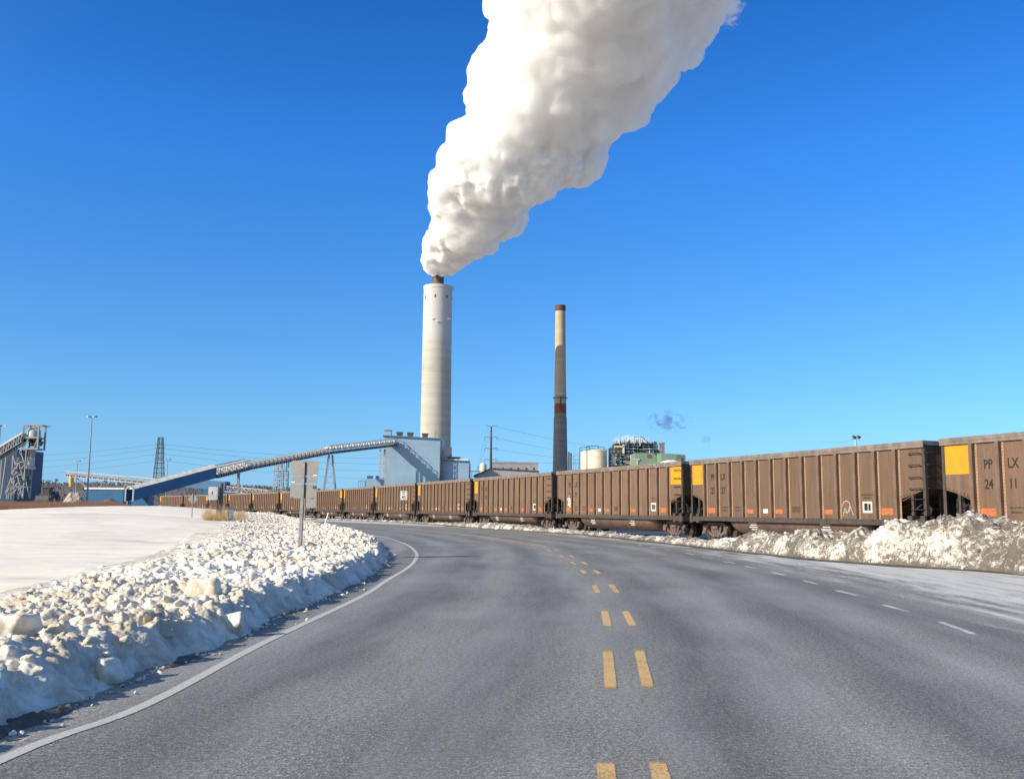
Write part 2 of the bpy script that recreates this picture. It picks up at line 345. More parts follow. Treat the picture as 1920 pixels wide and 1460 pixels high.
# ------------------------------------------------------------------ snow
def snowmat(name, col, dirt, dscale, damt, bump=.6, bs=30., streak=(1, 1, 1), grad=False):
    global t, L
    m = bpy.data.materials.new(name); m.use_nodes = True; t = m.node_tree; L = t.links; b = t.nodes['Principled BSDF']
    tc = N(t, 'ShaderNodeTexCoord'); o = mapn(tc.outputs['Object'], streak)
    d = mth('ADD', mth('MULTIPLY', noise(o, dscale, 8, .7, .6), .7), mth('MULTIPLY', noise(o, dscale*.13, 4, .6), .5))
    if grad:                       # road grit gathers at the near end of the pile and along its foot
        sp = N(t, 'ShaderNodeSeparateXYZ'); L.new(tc.outputs['Object'], sp.inputs[0])
        gy = ramp(mth('ADD', mth('MULTIPLY', sp.outputs[1], .01), mth('MULTIPLY', noise(tc.outputs['Object'], .6, 4), .12)), [(.27, 1.), (.335, 0.)])
        d = mth('ADD', d, mth('MULTIPLY', gy, mth('MULTIPLY_ADD', noise(tc.outputs['Object'], 1.1, 5, .65, 1.), .36, -.10)))
        d = mth('ADD', d, mth('MULTIPLY', mth('SUBTRACT', noise(tc.outputs['Object'], 38, 4, .8), .5), .42))
        d = mth('ADD', d, mth('MULTIPLY', ramp(sp.outputs[2], [(.0, 1.), (.12, 0.)]), .10))
    c = mixc(ramp(d, [(.62-damt*.22, 0.), (.62-damt*.22+.14, 1.)]), col, dirt)
    c = mixc(.6, c, mixc(1., c, ramp(noise(o, dscale*3.1, 5, .7), [(.3, .78), (.6, 1.05)]), 'MULTIPLY'))
    L.new(c, b.inputs['Base Color']); b.inputs['Roughness'].default_value = .55; b.inputs['Specular IOR Level'].default_value = .3
    b.inputs['Subsurface Weight'].default_value = .0
    bp = N(t, 'ShaderNodeBump', Strength=bump, Distance=.02); L.new(noise(o, bs, 6, .7), bp.inputs['Height']); L.new(bp.outputs[0], b.inputs['Normal'])
    return m
m_rub = snowmat('ploughed_snow', (.88, .81, .69), (.54, .46, .35), 2.2, .35)
m_field = snowmat('crusted_snow', (.90, .805, .645), (.66, .57, .43), .35, .14, bump=.12, bs=10, streak=(.6, 1., 1))
m_pile = snowmat('dirty_snow', (.74, .70, .62), (.13, .11, .09), 7., .50, bump=.9, bs=22, grad=True)
m_edge = snowmat('grimy_snow', (.62, .59, .54), (.10, .09, .08), 3., .9)
# width of the rubble band
def rubw(y): return np.interp(y, [4, 13, 19, 39, 66, 100, 140], [3.9, 3.7, 4.7, 6.4, 5.5, 3, 1])
def hfield(de, x, y, rub=True):
    """height of the snow left of the road; de = distance in from the bank's foot"""
    wv = rubw(y); zone = 1-sst(.75, 1.12, de/wv + .10*vn(x*1.1, y*1.1, seed=4))
    amp = np.interp(y, [5, 20, 60, 140], [1, .85, .6, .3])
    crest = np.interp(y, [4, 10, 20, 40, 70, 140], [.20, .215, .24, .28, .34, .3])
    dj = de + .12*vn(x*2.2, y*2.2, seed=9) + .05*vn(x*8, y*8, seed=3)
    h = crest*sst(-.03, .36, dj)**.85*(1+.10*vn(y*.8, x*0, seed=8))
    h = h - .06*sst(.6, 3, de) + .0*de
    h = h + .36*sst(15, 62, y)*sst(0, 12, de)
    h = h + .80*np.exp(-(((x+33+.10*(y-92))/12.5)**2 + ((y-90)/26)**2)) + .04*sst(25, 70, -x)*sst(60, 110, y) + .04*fbm(x/9, y/9, seed=21)
    h = h*(1-sst(138, 168, y))*(1-.0*x)
    if rub:
        d1, d2, rv = worley(x*2.3+.4*vn(x*3, y*3), y*2.3, 5); lump = (1-np.clip(d1*1.15, 0, 1)**2)*(.1+.9*rv**2)*.15
        e1, e2, rw = worley(x*6.1+.3*vn(x*7, y*7, seed=2), y*6.1, 6); lump = lump + (1-np.clip(e1*1.2, 0, 1)**2)*rw*.075
        g1, g2, rg = worley(x*15, y*15, 7); lump = lump + (1-np.clip(g1*1.2, 0, 1)**2)*rg*.034
        lump = lump + .05*np.abs(fbm(x*3.1, y*3.1, o=4, seed=12)) + .03*np.abs(fbm(x*11, y*11, o=4, seed=13))
        h = h + lump*zone*amp*sst(.0, .45, dj)*1.0
        h = h + (1-zone)*(.016*fbm(x*1.1, y*1.1, seed=15)+.05*fbm(x*.25, y*.25, seed=16))
        h = h + .03*sst(0, .1, dj)*(1-sst(.1, .5, dj))*fbm(x*9, y*9, seed=30)
    h = h - .06*(1-sst(-.05, .02, dj))
    return h, zone
ys = np.geomspace(4.2, 172, 900); nu = 250
uu = np.concatenate([np.linspace(-.12, .5, 40), .5+np.linspace(0, 1, nu-40)[1:]**1.6*1.0*0+0*np.zeros(nu-41)])
Vx = []; Vz = []
X_ = np.zeros((len(ys), nu)); D_ = np.zeros_like(X_)
for i, y in enumerate(ys):
    wv = float(rubw(y)); far = .62*y+14
    a = np.linspace(-.12, .55, 56); b_ = np.linspace(.55, wv*1.15, 145)[1:]; c = wv*1.15+(far-wv*1.15)*np.linspace(0, 1, nu-199)[1:]**1.5
    D_[i] = np.concatenate([a, b_, c])[:nu]
lx = lbx(ys)[:, None]; sl = np.gradient(lbx(ys), ys)[:, None]; cs = 1/np.sqrt(1+sl**2)
X_ = lx - D_/np.clip(cs, .75, 1); Y_ = np.repeat(ys[:, None], nu, 1)
Hh, Zn = hfield(D_, X_, Y_)
fv = np.stack([X_.ravel(), Y_.ravel(), Hh.ravel()], 1); ff = gridfaces(len(ys), nu)[:, ::-1]
yc_ = fv[ff, 1].mean(1); dm_ = D_.ravel()[ff].mean(1); rb_ = dm_ < rubw(yc_)*1.05
zf = rb_ & (yc_ > 45.9); keep_ = ~rb_
def submesh(v, f): u_, inv = np.unique(f, return_inverse=True); return v[u_], inv.reshape(f.shape)
v1, f1 = submesh(fv, ff[zf]); v2, f2 = submesh(fv, ff[keep_])
tag(link('snow_bank', npmesh('snow_bank', v1, f1, m_rub)), kind='structure')
tag(link('snow_field', npmesh('snow_field', v2, f2, m_field)), kind='structure')
# lumps
def chunk_protos(n, sub, seed, block=False):
    rg = np.random.default_rng(seed); out = []
    bm = bmesh.new(); bmesh.ops.create_icosphere(bm, subdivisions=sub, radius=1); bv = np.array([v.co[:] for v in bm.verts]); bf = np.array([[v.index for v in f.verts] for f in bm.faces]); bm.free()
    for k in range(n):
        P = rg.normal(size=(rg.integers(5, 11), 3)); P /= np.linalg.norm(P, axis=1)[:, None]; P = np.concatenate([P, np.eye(3)*1., -np.eye(3)]) if block else P; d = rg.uniform(.5, 1., len(P))
        den = np.maximum(bv@P.T, 1e-3); r = np.minimum((d/den).min(1), 1.25)
        r *= 1+.22*fbm(bv[:, 0]*2+k*7, bv[:, 1]*2, bv[:, 2]*2, o=3)
        if block: out.append(bv*r[:, None]*np.array([1., .85, .8])); continue
        v = bv*r[:, None]*np.array([1.15, rg.uniform(.5, .95), rg.uniform(.3, .75)]); out.append(v)
    return out, bf
def rot_rand(rg, n, tilt=.9):
    a = rg.uniform(0, 2*np.pi, n); b_ = rg.normal(0, tilt*.5, n); c = rg.normal(0, tilt*.5, n)
    ca, sa, cb, sb, cc, sc_ = np.cos(a), np.sin(a), np.cos(b_), np.sin(b_), np.cos(c), np.sin(c)
    Rz = np.zeros((n, 3, 3)); Rz[:, 0, 0] = ca; Rz[:, 0, 1] = -sa; Rz[:, 1, 0] = sa; Rz[:, 1, 1] = ca; Rz[:, 2, 2] = 1
    Rx = np.zeros((n, 3, 3)); Rx[:, 0, 0] = 1; Rx[:, 1, 1] = cb; Rx[:, 1, 2] = -sb; Rx[:, 2, 1] = sb; Rx[:, 2, 2] = cb
    Ry = np.zeros((n, 3, 3)); Ry[:, 1, 1] = 1; Ry[:, 0, 0] = cc; Ry[:, 0, 2] = sc_; Ry[:, 2, 0] = -sc_; Ry[:, 2, 2] = cc
    return Rz@Rx@Ry
def scatter(name, pos, size, m, sub=2, seed=1, smooth=False, nproto=24):
    protos, bf = chunk_protos(nproto, sub, seed); rg = np.random.default_rng(seed+50); Rm = rot_rand(rg, len(pos)); V = []; Fc = []
    for i in range(len(pos)):
        V.append((protos[i % nproto]@Rm[i].T)*size[i]+pos[i]); Fc.append(bf+i*len(bf_v(protos)))
    return npmesh(name, np.concatenate(V), np.concatenate(Fc), m, smooth)
def bf_v(pr): return pr[0]
rg = np.random.default_rng(3)
def scat_bank(n, y0, y1, smin, smax, sd_):
    r_ = np.random.default_rng(sd_); y = np.exp(r_.uniform(np.log(y0), np.log(y1), n)); wv = rubw(y); de = .15+r_.beta(1.1, 1.5, n)*(wv*1.05-.1)
    k = 1/np.sqrt(1+np.interp(y, ys, sl[:, 0])**2); x = lbx(y)-de/np.clip(k, .75, 1)
    h, z = hfield(de, x, y); s_ = smin*(smax/smin)**(r_.uniform(0, 1, n)**2.4); keep = (r_.uniform(0, 1, n) < (.25+.75*z))
    p = np.stack([x, y, h+s_*.25], 1)[keep]; return p, s_[keep]
p1, s1 = scat_bank(9500, 4.3, 24, .011, .078, 31); p2, s2 = scat_bank(10000, 15, 110, .026, .125, 32)
# crumbs on the asphalt by the bank's foot
r_ = np.random.default_rng(77); yc = np.exp(r_.uniform(np.log(4.3), np.log(60), 500)); oc = r_.exponential(.07, 500); pc = np.stack([lbx(yc)+oc+.0, yc, 0*yc+.01], 1); sc1 = r_.uniform(.008, .03, 500)*np.clip(yc/12, .8, 2)
def chunk_arrays(pos, size, sub, seed, nproto=30):
    protos, bf = chunk_protos(nproto, sub, seed); Rm = rot_rand(np.random.default_rng(seed+50), len(pos)); nv = len(protos[0])
    V = np.concatenate([(protos[i % nproto]@Rm[i].T)*size[i]+pos[i] for i in range(len(pos))]); Fc = np.concatenate([bf+i*nv for i in range(len(pos))]); return V, Fc
def fuse(name, gx, gy, gz, zb, pos, size, voxel, m, seed, amp=.004, freq=40., sm=1):
    """packed snow: a closed slab under the height grid and the lumps on it, merged into one skin"""
    nr, nc_ = gx.shape; top = np.stack([gx.ravel(), gy.ravel(), gz.ravel()], 1); bot = top.copy(); bot[:, 2] = zb; n = nr*nc_; f = gridfaces(nr, nc_); rim = []
    idx = np.arange(n).reshape(nr, nc_); loop = np.concatenate([idx[0, :-1], idx[:-1, -1], idx[-1, :0:-1], idx[:0:-1, 0]])
    for a, b_ in zip(loop, np.roll(loop, -1)): rim.append((a, b_, b_+n, a+n))
    cv, cf = chunk_arrays(pos, size, 2, seed); tri = np.concatenate([cf, cf[:, :1]], 1)[:, :3]+2*n
    me = bpy.data.meshes.new(name); me.from_pydata(np.concatenate([top, bot, cv]).tolist(), [], f.tolist()+(f[:, ::-1]+n).tolist()+rim+tri.tolist()); me.materials.append(m)
    bm = bmesh.new(); bm.from_mesh(me); bmesh.ops.recalc_face_normals(bm, faces=bm.faces); bm.to_mesh(me); bm.free()
    o = link(name, me); md = o.modifiers.new('r', 'REMESH'); md.mode = 'VOXEL'; md.voxel_size = voxel; s_ = o.modifiers.new('s', 'SMOOTH'); s_.factor = .5; s_.iterations = sm
    dg = bpy.context.evaluated_depsgraph_get(); me2 = bpy.data.meshes.new_from_object(o.evaluated_get(dg)); o.modifiers.clear(); o.data = me2; bpy.data.meshes.remove(me)
    k = len(me2.vertices); co = np.zeros(k*3, np.float32); me2.vertices.foreach_get('co', co); co = co.reshape(-1, 3).astype(float); no = np.zeros(k*3, np.float32); me2.vertices.foreach_get('normal', no); no = no.reshape(-1, 3)
    q = co*freq; d = amp*(1-2*np.abs(vn(q[:, 0], q[:, 1], q[:, 2], 51)))+amp*.6*vn(q[:, 0]*2.3, q[:, 1]*2.3, q[:, 2]*2.3, 52)
    me2.vertices.foreach_set('co', (co+no*d[:, None]).astype(np.float32).ravel()); me2.polygons.foreach_set('use_smooth', np.ones(len(me2.polygons), bool)); me2.update(); return o
def sect(y0, y1, dy, du):
    ya = np.arange(y0, y1, dy); wv = rubw(ya)[:, None]; k = int(6.8/du); tt_ = np.linspace(0, 1, k)[None, :]; D = -.10+(wv*1.12+.10)*tt_; s2 = np.interp(ya, ys, sl[:, 0])[:, None]; k_ = np.clip(1/np.sqrt(1+s2**2), .75, 1)
    X = lbx(ya)[:, None]-D/k_; Y = np.repeat(ya[:, None], k, 1); H, _ = hfield(D, X, Y); return X, Y, H
yA, yB = 15.5, 46.
mk = (p1[:, 1] < yA); pa, sa = p1[mk], s1[mk]
pB = np.concatenate([p1[~mk], p2[(p2[:, 1] < yB)]]); sB = np.concatenate([s1[~mk], s2[(p2[:, 1] < yB)]]); mB = pB[:, 1] > yA-.1; pB, sB = pB[mB], np.maximum(sB[mB]*.9, .024)
for a_ in ((4.25, yA+.1, .03, .028, pa, sa, .0145, .006, 42.), (yA, yB+.3, .07, .05, pB, sB, .026, .009, 26.)):
    X, Y, H = sect(a_[0], a_[1], a_[2], a_[3]); tag(fuse('snow_bank', X, Y, H, -.08, a_[4], a_[5], a_[6], m_rub, 5, a_[7], a_[8]), kind='structure')
far_ = p2[:, 1] >= yB
o = link('snow_rubble', scatter('snow_rubble', np.concatenate([p2[far_], pc]), np.concatenate([s2[far_], sc1]), m_rub, sub=2, seed=5)); tag(o, 'loose snow crumbs at the foot and far end of the left snow bank', 'snow', kind='stuff')
# single big blocks
for px, py, sz, lab in [(392, 1096, .25, 'largest round snow block in the middle of the left bank'), (440, 1122, .17, 'square bright snow block just right of the largest block on the left bank'),
                        (25, 1170, .22, 'big rounded snow lump on the left bank at the photo edge'), (215, 1112, .11, 'small pointed snow block near the smooth snow on the left bank'),
                        (205, 1190, .15, 'upright snow lump on the near part of the left bank'), (495, 1050, .16, 'snow block on the bank below the back of the road sign'),
                        (165, 1085, .10, 'lone snow lump where the rubble meets the smooth field'), (582, 1078, .13, 'snow block standing near the outer edge of the bank curve')]:
    q = gnd(px, py+sz*90/2, .36); de = float(lbx(q[1])-q[0]); h, _ = hfield(np.array([de]), np.array([q[0]]), np.array([q[1]])); pr, bf = chunk_protos(1, 4, int(px), True)
    ob = link('snow_block', npmesh('snow_block', pr[0]*np.array([1, 1, 1.15])*sz, bf, m_rub)); ob.location = (q[0], q[1], float(h[0])+sz*.35); tag(ob, lab, 'snow block', 'larger blocks on the left snow bank')
# thin slushy ridges lying on the asphalt at the bank's foot
for (pa, pb, hgt, lab) in [(((-80, 1420), (0, 1372), (80, 1346), (150, 1318)), None, .05, 'low dirty slush ridge on the asphalt at the near left corner'), (((315, 1252), (345, 1238), (375, 1232)), None, .035, 'short crust of dirty slush on the asphalt beside the bank')]:
    c = spline(G(*pa), 24); n = offs(c, .1)-c; V = []; kk = 12
    for i, q in enumerate(c):
        e_ = math.sin(math.pi*(i+.5)/len(c))**.4
        for j in range(kk):
            a = j/(kk-1)*2-1; p = q+n[i]/.1*.11*a*e_; V.append((p[0], p[1], -.004+max(0, 1-a*a)*hgt*e_*(1+.5*float(vn(p[0]*18, p[1]*18)))+.012*float(vn(p[0]*60, p[1]*60))*(1-a*a)))
    tag(link('slush_ridge', npmesh('slush_ridge', V, gridfaces(len(c), kk), m_edge)), lab, 'slush ridge')

# ------------------------------------------------------------------ ploughed windrow on the right, up to the big dirty pile
hx = np.array([(-52, .10, 1.2), (-32, .10, 1.2), (-15, .12, 1.2), (-6, .14, 1.3), (-1, .34, 1.9), (1.8, .14, 1.4), (4.2, .13, 1.3), (7.0, .14, 1.2), (7.7, .36, 1.9), (8.7, .58, 2.6), (9.6, .74, 3.0), (10.3, .95, 3.6), (11.2, 1.26, 4.4), (11.9, 1.28, 4.8), (12.6, 1.2, 5.), (13.2, 1.1, 5.)])
wy = np.array([(RBc[np.argmin(abs(RBc[:, 0]-q[0])), 1]) for q in hx]); wy[0] = 153; wy[-1] = 5; wy[-2] = 14
od = np.argsort(wy); wh = lambda y: np.interp(y, wy[od], hx[od, 1]); ww = lambda y: np.interp(y, wy[od], hx[od, 2])
def hwind(t_, x, y):
    H = wh(y)*(1+.22*vn(y*.9, y*0+3., seed=40)+.16*vn(y*.35, y*0+8., seed=41)); tj = t_+.05*vn(x*2, y*2, seed=42)
    h = H*np.sin(np.pi*np.clip(tj, 0, 1)**.72)**.8
    k = np.clip(H/.9, .3, 1.)
    d1, d2, rv = worley(x*1.6+.5*vn(x*2, y*2, seed=43), y*1.6, 45); e1, e2, rw = worley(x*4.7, y*4.7+.3*vn(x*5, y*5, seed=44), 46); g1, _, rg_ = worley(x*11, y*11, 47)
    k = np.clip(H/.9, .12, 1.); lump = (1-np.clip(d1, 0, 1)**2)*rv*.30*k + (1-np.clip(e1*1.1, 0, 1)**2)*rw*.12*k**.7 + (1-np.clip(g1*1.1, 0, 1)**2)*rg_*.05*k**.5
    lump = lump + .24*np.abs(fbm(x*2.4, y*2.4, o=5, seed=48))*k - .03*k + .05*np.abs(fbm(x*9, y*9, o=4, seed=49))*k**.5
    return h + lump*sst(0, .10, tj)*(1-sst(.9, 1., tj)) - .05*(1-sst(-.02, .02, tj))
yw = np.concatenate([np.linspace(3, 45, 520), np.geomspace(45.1, 165, 420)]); nw = 150
tt = np.linspace(-.06, 1.05, nw)[None, :]; rx = rbx(yw)[:, None]; slr = np.gradient(rbx(yw), yw)[:, None]; nx = 1/np.sqrt(1+slr**2); ny = -slr/np.sqrt(1+slr**2)
XW = rx+nx*tt*ww(yw)[:, None]; YW = yw[:, None]+ny*tt*ww(yw)[:, None]
HW = hwind(np.repeat(tt, len(yw), 0), XW, YW)
kf = gridfaces(len(yw), nw); vv_ = np.stack([XW.ravel(), YW.ravel(), HW.ravel()], 1); vf_, ff_ = submesh(vv_, kf[np.repeat(yw, nw)[kf].mean(1) > 44.9])
tag(link('ploughed_snow_ridge', npmesh('ploughed_snow_ridge', vf_, ff_, m_pile)), kind='structure')
n = 9000; r_ = np.random.default_rng(61); y = np.exp(r_.uniform(np.log(16), np.log(120), n)); tq = r_.beta(1.2, 1.4, n); wq = ww(y); slq = np.interp(y, yw, slr[:, 0]); k = np.sqrt(1+slq**2)
x = rbx(y)+tq*wq/k; y2 = y-slq/k*tq*wq; h = hwind(tq, x, y2); s_ = .018*(6.)**(r_.uniform(0, 1, n)**1.8)*np.clip(y/30, .8, 1.3)*np.clip(wh(y)/.6, .6, 1)
pr_ = np.stack([x, y2, h+s_*.2], 1); nr_ = y < 44.8
m1 = yw < 45.2; kk_ = slice(None); tag(fuse('ploughed_snow_ridge', XW[m1], YW[m1], HW[m1], -.08, pr_[nr_ & (y > 15)], np.maximum(s_[nr_ & (y > 15)], .03), .034, m_pile, 9, .012, 18.), kind='structure')
tag(link('ridge_rubble', scatter('ridge_rubble', pr_[~nr_], s_[~nr_]*.7, m_pile, sub=2, seed=9)), 'snow crumbs over the low far strip between road and train', 'snow', kind='stuff')
# wet grit line at the foot of the ridge
V = []; yq = np.linspace(4, 120, 400)
for y in yq:
    slv = float(np.interp(y, yw, slr[:, 0])); kx, ky = 1/math.hypot(1, slv), -slv/math.hypot(1, slv)
    for j in range(6):
        a = j/5; wd_ = .42+.25*float(vn(y*.7, 0.)); p = (rbx(y)-kx*wd_*(1-a)+kx*.25*a, y-ky*wd_*(1-a)+ky*.25*a)
        V.append((p[0], p[1], .002+.022*math.sin(math.pi*a)+.012*float(vn(p[0]*9, p[1]*9))*math.sin(math.pi*a)))
m_grit = mat('wet_grit', (.10, .095, .085), .9, scale=14, col2=(.035, .033, .03), bump=.8, bscale=60)
tag(link('gravel_verge', npmesh('gravel_verge', V, gridfaces(len(yq), 6), m_grit)), kind='structure')
# ------------------------------------------------------------------ railway and the coal train
TPs = [(19.55, 17.6), (14.18, 32.8), (8.6, 48.0), (2.8, 63.1), (-3.1, 78.2), (-9.0, 93.3), (-15.1, 108.3), (-21.1, 123.3), (-27.8, 138.1), (-35.9, 152.1), (-43.9, 166.2), (-52.0, 180.3), (-59.9, 194.4), (-69.3, 207.6), (-79.0, 220.6)]
_tp = np.array(TPs); _d = np.gradient(_tp, axis=0); _n = np.stack([_d[:, 1], -_d[:, 0]], 1); _n /= np.linalg.norm(_n, axis=1)[:, None]
TP = [tuple(q) for q in _tp+_n*1.5] if (_n[2][0] > 0) else [tuple(q) for q in _tp-_n*1.5]
track = spline([(26.5, -2)]+TP+[(-96, 240), (-130, 270)], 12)
m_rail = mat('rail_steel', (.16, .12, .10), .5, metal=.6, scale=8)
m_bal = mat('ballast', (.70, .68, .66), .9, scale=3., col2=(.16, .14, .13), bump=1., bscale=25, contrast=.35)
V = []; bw = [(-4.2, -.10), (-2.6, -.02), (-1.8, .0), (0, .01), (1.8, 0), (3, -.02), (6, -.1)]
for wd_, z in bw: pass
for i, q in enumerate(track):
    for o_, z in bw:
        p = offs(track, o_)[i] if False else None
tr_off = {o_: offs(track, o_) for o_, z in bw}
for i in range(len(track)):
    for o_, z in bw: V.append((*tr_off[o_][i], z-.17+.02*random.random()))
tag(link('railway_ballast', npmesh('railway_ballast', V, gridfaces(len(track), len(bw)), m_bal)), kind='structure')
for k, o_ in enumerate((-.745, .745)):
    c = offs(track, o_); r = MB()
    for a, b_ in zip(c[:-1], c[1:]): r.beam((*a, -.06), (*b_, -.06), .07, .13)
    tag(r.build('rail', m_rail), ['rusty steel rail under the train on the road side', 'rusty steel rail under the train on the far side'][k], 'rail')
# materials
def carpaint():
    global t, L
    m = bpy.data.materials.new('brown_car_paint'); m.use_nodes = True; t = m.node_tree; L = t.links; b = t.nodes['Principled BSDF']
    tc = N(t, 'ShaderNodeTexCoord'); o = tc.outputs['Object']; oi = N(t, 'ShaderNodeObjectInfo')
    vec = N(t, 'ShaderNodeVectorMath', operation='ADD'); L.new(o, vec.inputs[0]); cm = N(t, 'ShaderNodeMath', operation='MULTIPLY'); cm.inputs[1].default_value = 50; L.new(oi.outputs['Random'], cm.inputs[0]); L.new(cm.outputs[0], vec.inputs[1])
    v = vec.outputs[0]
    st = noise(mapn(v, (3.2, 3.2, .30)), 1.5, 8, .62); bl = noise(v, .9, 6, .62); fi = noise(v, 14, 5, .7)
    c = mixc(ramp(st, [(.32, 0.), (.7, 1.)]), (.116, .071, .047), (.176, .114, .079))
    c = mixc(ramp(bl, [(.5, 0.), (.78, .55)]), c, (.18, .09, .05))
    c = mixc(1., c, ramp(fi, [(.25, .84), (.75, 1.1)]), 'MULTIPLY')
    hv = N(t, 'ShaderNodeHueSaturation'); rr = mth('MULTIPLY_ADD', oi.outputs['Random'], .22, .88); L.new(rr, hv.inputs['Value']); L.new(c, hv.inputs['Color'])
    L.new(hv.outputs[0], b.inputs['Base Color']); b.inputs['Roughness'].default_value = .62; b.inputs['Specular IOR Level'].default_value = .35
    bp = N(t, 'ShaderNodeBump', Strength=.25, Distance=.02); L.new(noise(v, 2.2, 4, .5), bp.inputs['Height']); L.new(bp.outputs[0], b.inputs['Normal'])
    return m
m_car = carpaint()
m_post = mat('rust_brown_post', (.18, .115, .08), .6, scale=5, stretch=(1, 1, .3), col2=(.10, .06, .042))
m_flange = mat('tan_rib_flange', (.40, .27, .18), .6, scale=6, stretch=(1, 1, .4), col2=(.27, .17, .11))
m_chord = mat('grey_brown_chord', (.22, .18, .155), .6, scale=3, col2=(.13, .10, .085))
m_dark = mat('black_underframe', (.018, .018, .022), .75, scale=4, col2=(.035, .028, .025))
m_frame = mat('brown_black_frame', (.075, .055, .048), .7, scale=4, col2=(.04, .032, .03))
m_truck = mat('rusty_bogie', (.17, .115, .095), .75, scale=7, col2=(.07, .05, .045))
m_wheel = mat('wheel_steel', (.07, .05, .045), .6, scale=7, metal=.3)
m_tub = mat('brown_tub', (.17, .10, .075), .55, scale=1.6, stretch=(1, 1, .5), col2=(.075, .055, .05))
m_ye = mat('yellow_panel', (.66, .27, .006), .6, scale=2, col2=(.60, .23, .006), contrast=.4)
m_or = mat('orange_reflector', (.42, .13, .045), .5, scale=8)
m_wt = mat('white_stencil', (.70, .66, .60), .6, scale=12)
m_bk = mat('black_stencil', (.014, .013, .012), .6, scale=12)
ZS, ZT = 1.10, 3.66
POST_X = [-6.35+1.058*k for k in range(13)]
YS = 1.50
def make_body(rev):
    """one open topped coal gondola; +x is the ladder end, -y the side seen from the road"""
    root = empty('coal_gondola')
    b = MB()
    side = [(-7.65, 2.12), (-6.42, 1.80), (-6.42, ZS), (6.42, ZS), (6.42, 1.80), (7.65, 2.12), (7.65, ZT), (-7.65, ZT)]
    for sgn in (-1, 1):
        y0, y1 = sorted((sgn*YS, sgn*(YS-.03)))
        # the side as separate quads so that every face is flat and convex
        for poly in ([(-7.65, 2.12), (-6.42, 1.80), (-6.42, ZT), (-7.65, ZT)], [(-6.42, ZS), (6.42, ZS), (6.42, ZT), (-6.42, ZT)], [(6.42, 1.80), (7.65, 2.12), (7.65, ZT), (6.42, ZT)]):
            b.prism(poly, y0, y1)
    for sgn in (-1, 1):
        x0, x1 = sorted((sgn*7.60, sgn*7.63)); b.box(x0, x1, -1.468, 1.468, 2.15, ZT)
        # sloping end floor down into the tubs
        b.add([(sgn*7.6, -1.46, 2.13), (sgn*7.6, 1.46, 2.13), (sgn*4.5, 1.46, 1.02), (sgn*4.5, -1.46, 1.02), (sgn*7.6, -1.46, 2.16), (sgn*7.6, 1.46, 2.16), (sgn*4.5, 1.46, 1.05), (sgn*4.5, -1.46, 1.05)],
              [(0, 1, 2, 3), (7, 6, 5, 4), (0, 3, 7, 4), (1, 5, 6, 2), (0, 4, 5, 1), (3, 2, 6, 7)])
    b.build('body', m_car, root)
    c = MB()
    for sgn in (-1, 1):
        c.box(-7.72, 7.72, sgn*YS-.085, sgn*YS+.085, ZT+.003, ZT+.13); c.box(-7.70, 7.70, sgn*(YS+.055)-.02, sgn*(YS+.055)+.02, ZT-.10, ZT)
        c.box(min(sgn*7.62, sgn*7.72), max(sgn*7.62, sgn*7.72), -1.41, 1.41, ZT+.005, ZT+.125)
    c.build('top_chord', m_chord, root)
    s = MB()
    for sgn in (-1, 1):
        s.box(-6.6, 6.6, sgn*1.5-.10, sgn*1.5+.10, .93, ZS-.004); s.box(-6.9, 6.9, sgn*1.62-.03, sgn*1.62+.03, .90, .99)
        s.box(min(sgn*6.62, sgn*7.75), max(sgn*6.62, sgn*7.75), -1.58, 1.58, .86, 1.10)
        for k in (6.98, 7.58): s.box(sgn*k-.11, sgn*k+.11, -1.60, -1.2, .80, 1.24); 
    s.box(-7.7, 7.7, -.22, .22, .62, .90)
    s.build('sill', m_frame, root)
    # slatted end cage
    for sgn in (-1, 1):
        e = MB()
        for yy_ in (-.75, 0, .75): e.box(sgn*7.55-.05, sgn*7.55+.05, yy_-.05, yy_+.05, 1.1, 2.15)
        e.box(sgn*7.2-.35, sgn*7.2+.35, -1.42, 1.42, 1.105, 1.14)
        e.tube((sgn*6.9, -.7, 1.45), (sgn*6.9, .7, 1.45), .2, n=10); e.box(sgn*7.3-.15, sgn*7.3+.15, -.4, .1, 1.2, 1.7)
        for yy_ in (-1.1, -.6, .9): e.path([(sgn*6.5, yy_, 1.3), (sgn*7.0, yy_+.2, 1.75), (sgn*7.5, yy_, 1.4)], .03)
        e.beam((sgn*5.0, -1.2, 1.2), (sgn*7.4, -1.2, 2.05), .12); e.beam((sgn*5.0, 1.2, 1.2), (sgn*7.4, 1.2, 2.05), .12)
        e.build('end_gear', m_dark, root)
    for sgn in (-1, 1):
        cp = MB()
        cp.beam((sgn*7.7, 0, .82), (sgn*8.02, 0, .82), .16, .2); cp.box(min(sgn*8.02, sgn*8.12), max(sgn*8.02, sgn*8.12), -.16, .16, .68, .98)
        cp.path([(sgn*7.75, .3, .85), (sgn*7.95, .32, .5), (sgn*8.08, .2, .42)], .03)
        cp.build('coupler', m_dark, root)
    # ribs
    p = MB(); h0, h1 = ZS-.02, ZT-.102
    p.prism([], 0, 0) if False else None
    def rib(sg):
        q = MB(); y = sg*YS
        def bx(x0, x1, a, b2): q.box(x0, x1, min(y+sg*a, y+sg*b2), max(y+sg*a, y+sg*b2), h0, h1)
        bx(-.165, -.082, .002, .012); bx(.082, .165, .002, .012); bx(-.075, .075, .002, .13)
        for k in range(22):
            z = h0+.10+k*(h1-h0-.2)/21
            for xx_ in (-.125, .125): q.box(xx_-.014, xx_+.014, min(y+sg*.0125, y+sg*.022), max(y+sg*.0125, y+sg*.022), z-.014, z+.014)
        return q
